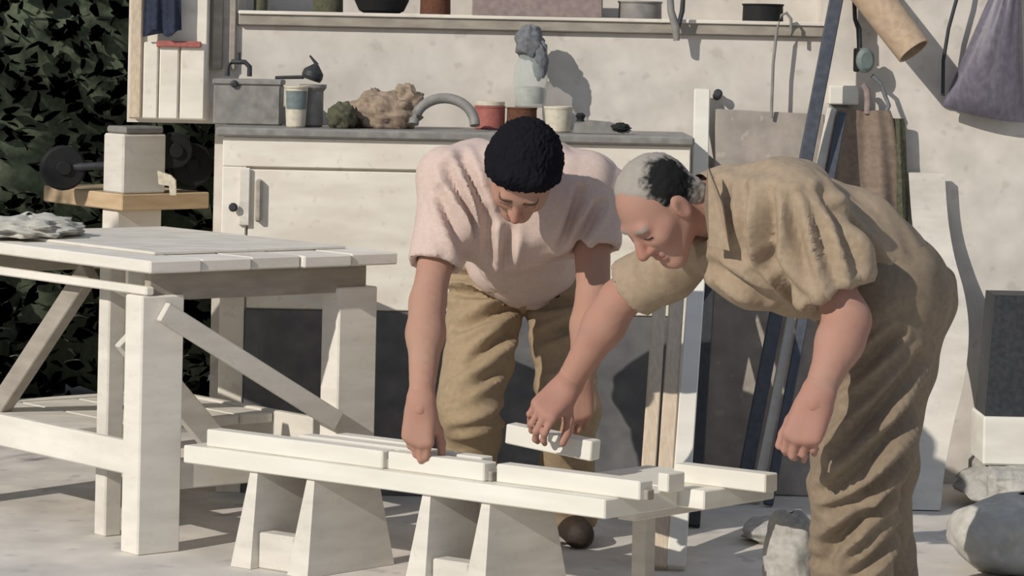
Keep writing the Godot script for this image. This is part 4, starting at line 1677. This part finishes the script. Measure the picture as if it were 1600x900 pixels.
func build_young_man() -> void:
	var hipA := at(764, 448, 6.85)
	var hipB := at(874, 448, 6.85)
	var kneeA := at(734, 640, 6.63)
	var kneeB := at(888, 640, 6.66)
	var ankA := Vector3(kneeA.x - 0.01, 0.09, -6.86)
	var ankB := Vector3(kneeB.x + 0.01, 0.09, -6.86)
	var pel := (hipA + hipB) * 0.5 + Vector3(0, 0.03, 0)
	var waist := at(818, 385, 6.72)
	var chest := at(815, 318, 6.50)
	var shA := at(706, 278, 6.42)
	var shB := at(922, 288, 6.46)
	var nb := at(816, 262, 6.37)
	var elA := at(668, 474, 6.27)
	var wrA := at(658, 632, 6.13)
	var elB := at(928, 470, 6.36)
	var wrB := at(905, 596, 6.31)
	var head := look(at(816, 272, 6.14), Vector3(-0.12, -0.86, 0.42), Vector3(0.05, 0.40, 0.90))
	var o := thing("person", "dark-haired man in a pinkish short-sleeved shirt and khaki trousers bending over the planks", "person", Vector3(pel.x, 0, -6.86))
	# body
	var fd := Field.new()
	fd.cap(hipA + Vector3(0, 0.05, 0), hipB + Vector3(0, 0.05, 0), 0.085, 0.085, 0.03)
	fd.cap(pel + Vector3(0, 0.05, 0), waist, 0.10, 0.11, 0.05)
	fd.cap(waist, chest, 0.115, 0.13, 0.06)
	fd.cap(chest.lerp(shA, 0.45), chest.lerp(shB, 0.45), 0.115, 0.115, 0.06)
	fd.cap(shA, shB, 0.058, 0.058, 0.05)
	fd.cap(nb, head * Vector3(0, -0.04, -0.03), 0.062, 0.056, 0.04)
	for q in [[hipA, kneeA, ankA], [hipB, kneeB, ankB]]:
		fd.cap(q[0], q[1], 0.078, 0.056, 0.02)
		fd.cap(q[1], q[2], 0.056, 0.04, 0.03)
	for q in [[shA, elA, wrA], [shB, elB, wrB]]:
		fd.cap(q[0], q[1], 0.056, 0.043, 0.04)
		var bul: Vector3 = q[1].lerp(q[2], 0.3)
		fd.cap(q[1], bul, 0.043, 0.047, 0.03)
		fd.cap(bul, q[2] + (q[2] - q[1]).normalized() * 0.01, 0.046, 0.029, 0.03)
	fd.ell(head, Vector3(0, 0.028, -0.012), Vector3(0.066, 0.083, 0.086), 0.03)
	var hd := [wrA + Vector3(0, -0.08, 0), wrB + Vector3(0, -0.08, 0)]
	var paint := skin_paint(head, Color(0.42, 0.255, 0.192), hd, Color(0.03, 0.025, 0.02))
	var acc := Acc.new()
	var bb := bounds([hipA, hipB, kneeA, kneeB, ankA, ankB, waist, shA, shB, elA, elB, wrA, wrB, head.origin], 0.15)
	net(fd, bb[0], bb[1], 0.012, acc, paint)
	var hf := Field.new()
	head_field(hf, head)
	hf.cap(nb, head * Vector3(0, -0.04, -0.03), 0.0625, 0.0565, 0.03)
	hf.cut(nb.lerp(head.origin, 0.25), nb - head.origin)
	var hb := bounds([head.origin], 0.17)
	net(hf, hb[0], hb[1], 0.0042, acc, paint)
	var h1 := Field.new()
	h1.cap(wrA + (elA - wrA).normalized() * 0.04, wrA, 0.0335, 0.029, 0.02)
	hand_field(h1, wrA, Vector3(-0.06, -1, 0.12), Vector3(0.25, 0, -1), Vector3(1, 0, 0.2), [24.0, 26.0, 18.0, -9.0, 4.0], [0.35, 0.8, 0.5, 14.0], 1.02)
	hb = bounds([wrA, wrA + Vector3(0, -0.2, 0)], 0.10)
	net(h1, hb[0], hb[1], 0.0038, acc, paint)
	var h2 := Field.new()
	h2.cap(wrB + (elB - wrB).normalized() * 0.04, wrB, 0.0335, 0.029, 0.02)
	hand_field(h2, wrB, Vector3(-0.05, -1, 0.15), Vector3(-0.25, 0, -1), Vector3(-1, 0, 0.2), [22.0, 28.0, 20.0, 0.0, 3.0])
	hb = bounds([wrB, wrB + Vector3(0, -0.2, 0)], 0.10)
	net(h2, hb[0], hb[1], 0.0042, acc, paint)
	person_finish(o, "body", acc, "skin")
	# hair
	var hr := Field.new()
	hr.ell(head, Vector3(0, 0.038, -0.018), Vector3(0.099, 0.108, 0.114), 0.02)
	hr.cap(head * Vector3(-0.03, 0.098, 0.05), head * Vector3(0.035, 0.10, 0.055), 0.02, 0.02, 0.03)
	for s in [-1.0, 1.0]:
		hr.cap(head * Vector3(0.076 * s, 0.03, 0.02), head * Vector3(0.077 * s, -0.012, 0.02), 0.012, 0.008, 0.02)
	hr.cap(head * Vector3(-0.04, -0.03, -0.07), head * Vector3(0.04, -0.03, -0.07), 0.04, 0.04, 0.03)
	hr.cut(head * Vector3(0, 0.058, 0.085), head.basis * Vector3(0, -0.62, 0.78), 0.05)
	acc = Acc.new()
	hb = bounds([head.origin], 0.19)
	var hp := HairPush.new()
	hp.n.seed = 3
	hp.n.frequency = 1.0
	hp.inv = head.affine_inverse()
	var hc := HairPaint.new()
	hp.fine = 0.006
	hp.broad = 0.004
	hc.base = Color(0.014, 0.013, 0.016)
	net(hr, hb[0], hb[1], 0.0045, acc, hc, hp)
	person_finish(o, "hair", acc, "hair", "short dark hair")
	# shirt
	var sh := Field.new()
	sh.cap(waist.lerp(pel, 0.25), waist, 0.145, 0.14, 0.06)
	sh.cap(waist, chest, 0.14, 0.15, 0.06)
	sh.cap(chest.lerp(shA, 0.45), chest.lerp(shB, 0.45), 0.135, 0.135, 0.06)
	sh.cap(shA, shB, 0.074, 0.074, 0.05)
	sh.cap(at(770, 352, 6.42), at(850, 352, 6.44), 0.085, 0.085, 0.08)
	sh.cap(at(765, 378, 6.46), at(800, 385, 6.48), 0.06, 0.06, 0.06)
	var slA := shA.lerp(elA, 0.66)
	var slB := shB.lerp(elB, 0.50)
	sh.cap(shA, slA, 0.076, 0.074, 0.05)
	sh.cap(shB, slB, 0.076, 0.076, 0.05)
	sh.cap(slA - (slA - shA).normalized() * 0.05, slA + (slA - shA).normalized() * 0.1, 0.052, 0.053, 0.004, true)
	sh.cap(slB - (slB - shB).normalized() * 0.05, slB + (slB - shB).normalized() * 0.1, 0.052, 0.053, 0.004, true)
	# sleeve hems are cut by planes that touch only the sleeves
	sh.ell(Transform3D(basis_along(elA - shA), slA), Vector3(0, 0.11, 0), Vector3(0.13, 0.11, 0.13), 0.004, true)
	sh.ell(Transform3D(basis_along(elB - shB), slB), Vector3(0, 0.11, 0), Vector3(0.13, 0.11, 0.13), 0.004, true)
	sh.cap(nb.lerp(head.origin, 0.12), head.origin, 0.07, 0.09, 0.01, true)
	acc = Acc.new()
	bb = bounds([pel, shA, shB, slA, slB, waist, chest, nb], 0.16)
	net(sh, bb[0], bb[1], 0.0095, acc, null, folds(7, Vector3(-0.3, -1, 0.4), 0.13, 0.015, [slA, slB], [[700, 262, 742, 352], [722, 250, 765, 345], [688, 300, 722, 390], [760, 330, 765, 405], [795, 360, 790, 410], [905, 300, 880, 380], [935, 320, 900, 385]], 6.35))
	person_finish(o, "shirt", acc, "pink_shirt", "pinkish white short-sleeved shirt")
	# trousers
	var tr := Field.new()
	var wb := waist.lerp(pel, 0.35)
	tr.cap(hipA + Vector3(0, 0.05, 0), hipB + Vector3(0, 0.05, 0), 0.105, 0.105, 0.03)
	tr.cap(pel + Vector3(0, 0.05, 0), wb, 0.12, 0.132, 0.05)
	for q in [[hipA, kneeA, ankA], [hipB, kneeB, ankB]]:
		tr.cap(q[0], q[1], 0.098, 0.08, 0.02)
		tr.cap(q[1], q[2] + Vector3(0, -0.03, 0), 0.08, 0.074, 0.03)
	tr.cut(Vector3(0, 0.045, 0), Vector3.DOWN)
	acc = Acc.new()
	bb = bounds([hipA, hipB, kneeA, kneeB, ankA, ankB, wb], 0.17)
	net(tr, bb[0], bb[1], 0.0105, acc, null, folds(17, Vector3(0.75, 0.45, 0.1), 0.16, 0.014, [], [[705, 436, 800, 430], [700, 462, 812, 458], [715, 515, 800, 480], [735, 560, 795, 520], [728, 600, 780, 575], [712, 660, 785, 640], [835, 480, 920, 470], [850, 530, 925, 500], [855, 600, 925, 580]], 6.7))
	person_finish(o, "trousers", acc, "khaki", "khaki trousers")
	for q in [[ankA, -0.02], [ankB, 0.03]]:
		var st := mb()
		shoe(st, q[0], q[0] + Vector3(q[1], 0, 0.15))
		part("shoe", st, "shoe", o)

func basis_along(dir: Vector3) -> Basis:
	var y := dir.normalized()
	var x := y.cross(Vector3.BACK).normalized()
	return Basis(x, y, x.cross(y))

func build_old_man() -> void:
	var hipA := at(1380, 476, 5.72)    # his left, nearer leg
	var hipB := at(1402, 470, 5.93)
	var kneeA := at(1335, 715, 5.62)
	var kneeB := at(1362, 718, 5.93)
	var ankA := Vector3(at(1336, 900, 5.7).x, 0.09, -5.70)
	var ankB := Vector3(at(1375, 900, 5.98).x, 0.09, -5.98)
	var pel := (hipA + hipB) * 0.5 + Vector3(0, 0.04, 0)
	var waist := at(1318, 405, 5.79)
	var chest := at(1205, 360, 5.72)
	var shA := at(1238, 318, 5.56)
	var shB := at(1112, 362, 5.88)
	var nb := at(1128, 322, 5.72)
	var elA := at(1326, 500, 5.50)
	var wrA := at(1276, 622, 5.40)
	var elB := at(968, 468, 6.02)
	var wrB := at(884, 606, 6.10)
	var head := look(at(1030, 327, 5.66), Vector3(-0.50, -0.78, 0.38), Vector3(-0.68, 0.62, 0.36))
	var o := thing("person", "older grey-haired man in brown work clothes bending over the planks from the right", "person", Vector3(pel.x, 0, pel.z))
	var fd := Field.new()
	fd.cap(hipA, hipB, 0.11, 0.11, 0.05)
	fd.cap(pel, waist, 0.125, 0.13, 0.06)
	fd.cap(waist, chest, 0.13, 0.135, 0.06)
	fd.cap(chest.lerp(shA, 0.4), chest.lerp(shB, 0.4), 0.11, 0.11, 0.06)
	fd.cap(shA, shB, 0.06, 0.06, 0.05)
	fd.cap(nb, head * Vector3(0, -0.04, -0.03), 0.066, 0.06, 0.04)
	for q in [[hipA, kneeA, ankA], [hipB, kneeB, ankB]]:
		fd.cap(q[0], q[1], 0.088, 0.06, 0.04)
		fd.cap(q[1], q[2], 0.058, 0.04, 0.03)
	for q in [[shA, elA, wrA], [shB, elB, wrB]]:
		fd.cap(q[0], q[1], 0.058, 0.047, 0.04)
		var bul: Vector3 = q[1].lerp(q[2], 0.28)
		fd.cap(q[1], bul, 0.046, 0.05, 0.03)
		fd.cap(bul, q[2] + (q[2] - q[1]).normalized() * 0.01, 0.05, 0.031, 0.03)
	fd.ell(head, Vector3(0, 0.028, -0.012), Vector3(0.066, 0.083, 0.086), 0.03)
	var hd := [wrA + Vector3(-0.04, -0.08, 0), wrB + Vector3(-0.02, -0.08, 0)]
	var paint := skin_paint(head, Color(0.41, 0.24, 0.185), hd, Color(0.30, 0.27, 0.25))
	var acc := Acc.new()
	var bb := bounds([hipA, hipB, kneeA, kneeB, ankA, ankB, waist, shA, shB, elA, elB, wrA, wrB, head.origin], 0.16)
	net(fd, bb[0], bb[1], 0.012, acc, paint)
	var hf := Field.new()
	head_field(hf, head, 1.0)
	hf.cap(nb, head * Vector3(0, -0.04, -0.03), 0.0665, 0.0605, 0.03)
	hf.cut(nb.lerp(head.origin, 0.25), nb - head.origin)
	var hb := bounds([head.origin], 0.17)
	net(hf, hb[0], hb[1], 0.0042, acc, paint)
	# hanging left hand, loosely closed
	var h1 := Field.new()
	h1.cap(wrA + (elA - wrA).normalized() * 0.04, wrA, 0.036, 0.031, 0.02)
	hand_field(h1, wrA, Vector3(-0.34, -0.93, 0.1), Vector3(0.35, 0.05, -0.93), Vector3(-0.93, 0.35, -0.1), [32.0, 48.0, 38.0, -2.0, 3.0], [0.3, 0.85, 0.42, 16.0], 1.05)
	hb = bounds([wrA, wrA + Vector3(-0.05, -0.2, 0)], 0.11)
	net(h1, hb[0], hb[1], 0.0038, acc, paint)
	# right hand closed on the white piece
	var h2 := Field.new()
	h2.cap(wrB + (elB - wrB).normalized() * 0.04, wrB, 0.036, 0.031, 0.02)
	hand_field(h2, wrB, Vector3(-0.62, -0.62, 0.5), Vector3(-0.1, -0.8, -0.55), Vector3(0.7, -0.5, 0.45), [30.0, 42.0, 30.0, 2.0, 3.0], [0.5, 0.55, 0.65, 18.0], 1.02)
	hb = bounds([wrB, wrB + Vector3(-0.08, -0.16, 0.05)], 0.12)
	net(h2, hb[0], hb[1], 0.0038, acc, paint)
	person_finish(o, "body", acc, "skin")
	# hair: a short grey fringe, darker on the crown
	var hr := Field.new()
	hr.ell(head, Vector3(0, 0.033, -0.018), Vector3(0.082, 0.095, 0.100), 0.02)
	for s in [-1.0, 1.0]:
		hr.cap(head * Vector3(0.076 * s, 0.03, 0.022), head * Vector3(0.077 * s, -0.018, 0.022), 0.012, 0.008, 0.02)
	hr.cap(head * Vector3(-0.04, -0.03, -0.07), head * Vector3(0.04, -0.03, -0.07), 0.036, 0.036, 0.03)
	hr.cut(head * Vector3(0, 0.07, 0.04), head.basis * Vector3(0, -0.40, 0.91), 0.03)
	acc = Acc.new()
	hb = bounds([head.origin], 0.19)
	var hp := HairPush.new()
	hp.n.seed = 6
	hp.n.frequency = 1.0
	hp.inv = head.affine_inverse()
	hp.fine = 0.0025
	hp.broad = 0.003
	var hc := HairPaint.new()
	hc.n.seed = 6
	hc.n.frequency = 1.0
	hc.inv = hp.inv
	hc.base = Color(0.35, 0.32, 0.285)
	hc.patch = Color(0.02, 0.022, 0.022)
	hc.at = hp.inv * at(1052, 282, 5.59)
	hc.size = 0.07
	net(hr, hb[0], hb[1], 0.0045, acc, hc, hp)
	person_finish(o, "hair", acc, "hair", "short grey hair with a dark patch on the crown")
	# shirt
	var sh := Field.new()
	sh.cap(pel.lerp(waist, 0.35), waist, 0.15, 0.15, 0.06)
	sh.cap(waist, chest, 0.15, 0.15, 0.06)
	sh.cap(chest.lerp(shA, 0.4), chest.lerp(shB, 0.4), 0.135, 0.135, 0.06)
	sh.cap(shA, shB, 0.08, 0.08, 0.05)
	sh.cap(at(1180, 432, 5.66), at(1230, 440, 5.68), 0.07, 0.06, 0.07)
	sh.cap(nb, chest, 0.085, 0.12, 0.05)
	var slA := shA.lerp(elA, 0.72)
	var slB := shB.lerp(elB, 0.82)
	sh.cap(shA, slA.lerp(elA, 0.2), 0.08, 0.088, 0.05)
	sh.cap(shB, slB.lerp(elB, 0.2), 0.08, 0.076, 0.05)
	for q in [[shA, slA, elA, 0.062], [shB, slB, elB, 0.055]]:
		var dd: Vector3 = (q[1] - q[0]).normalized()
		sh.cap(q[1] - dd * 0.04, q[1] + dd * 0.1, q[3], q[3] + 0.004, 0.004, true)
		sh.ell(Transform3D(basis_along(q[2] - q[0]), q[1]), Vector3(0, 0.11, 0), Vector3(0.16, 0.11, 0.16), 0.004, true)
	sh.cap(nb.lerp(head.origin, 0.25), head.origin, 0.074, 0.1, 0.01, true)
	acc = Acc.new()
	bb = bounds([pel, shA, shB, slA, slB, waist, chest, nb], 0.18)
	net(sh, bb[0], bb[1], 0.0095, acc, null, folds(27, Vector3(0.3, -1, 0.1), 0.14, 0.016, [slA, slB], [[1200, 300, 1205, 410], [1228, 305, 1262, 455], [1252, 300, 1298, 440], [1275, 300, 1325, 420], [1205, 395, 1262, 478], [1165, 300, 1165, 400], [1140, 300, 1150, 390], [1300, 330, 1380, 420], [1120, 420, 1200, 470]], 5.55))
	person_finish(o, "shirt", acc, "work_shirt", "brown short-sleeved work shirt")
	# collar
	var st := mb()
	var ax := (head.origin - nb).normalized()
	var fr := frame(ax)
	var rows := []
	for j in 5:
		var row := []
		for i in 28:
			var a := TAU * i / 28.0
			var u := j / 4.0
			var rr := lerpf(0.078, 0.094, u) if j < 3 else lerpf(0.094, 0.086, (u - 0.5) * 2.0)
			row.append(nb + ax * lerpf(0.055, 0.01, u) + (fr[0] * cos(a) + fr[1] * sin(a)) * rr)
		rows.append(row)
	smooth_grid(st, rows)
	part("collar", st, "work_shirt", o)
	st = mb()
	var ca := at(1106, 262, 5.585)
	var cb := at(1128, 318, 5.53)
	var cc := at(1140, 392, 5.53)
	var cd := at(1108, 384, 5.545)
	var ce := at(1100, 320, 5.56)
	var th := Vector3(0.004, 0.001, -0.012)
	var fl := [ca, cb, cc, cd, ce]
	var fm := (ca + cc) * 0.5 + th * 0.5
	for i in range(1, 4):
		tri(st, fl[0], fl[i], fl[i + 1], fm + th)
		tri(st, fl[0] + th, fl[i] + th, fl[i + 1] + th, fm - th)
	for i in 5:
		quad(st, fl[i], fl[(i + 1) % 5], fl[(i + 1) % 5] + th, fl[i] + th, fm)
	part("collar_flap", st, "work_shirt", o, "pale turned-down collar point")
	# trousers
	var tr := Field.new()
	var wb := pel.lerp(waist, 0.5)
	tr.cap(hipA, hipB, 0.13, 0.13, 0.05)
	tr.cap(pel, wb, 0.138, 0.14, 0.06)
	for q in [[hipA, kneeA, ankA], [hipB, kneeB, ankB]]:
		tr.cap(q[0], q[1], 0.125, 0.098, 0.04)
		tr.cap(q[1], q[2] + Vector3(0, -0.03, 0), 0.097, 0.088, 0.03)
	tr.cut(Vector3(0, 0.045, 0), Vector3.DOWN)
	acc = Acc.new()
	bb = bounds([hipA, hipB, kneeA, kneeB, ankA, ankB, wb], 0.19)
	net(tr, bb[0], bb[1], 0.0105, acc, null, folds(37, Vector3(0.8, 0.75, 0.1), 0.16, 0.015, [], [[1440, 560, 1300, 700], [1450, 610, 1290, 760], [1400, 520, 1310, 600], [1440, 680, 1300, 790], [1390, 760, 1290, 850], [1340, 780, 1290, 880], [1400, 830, 1330, 900]], 5.6))
	person_finish(o, "trousers", acc, "work_trousers", "brown work trousers")
	for q in [ankA, ankB]:
		st = mb()
		shoe(st, q, q + Vector3(-0.15, 0, 0.02))
		part("shoe", st, "shoe", o)
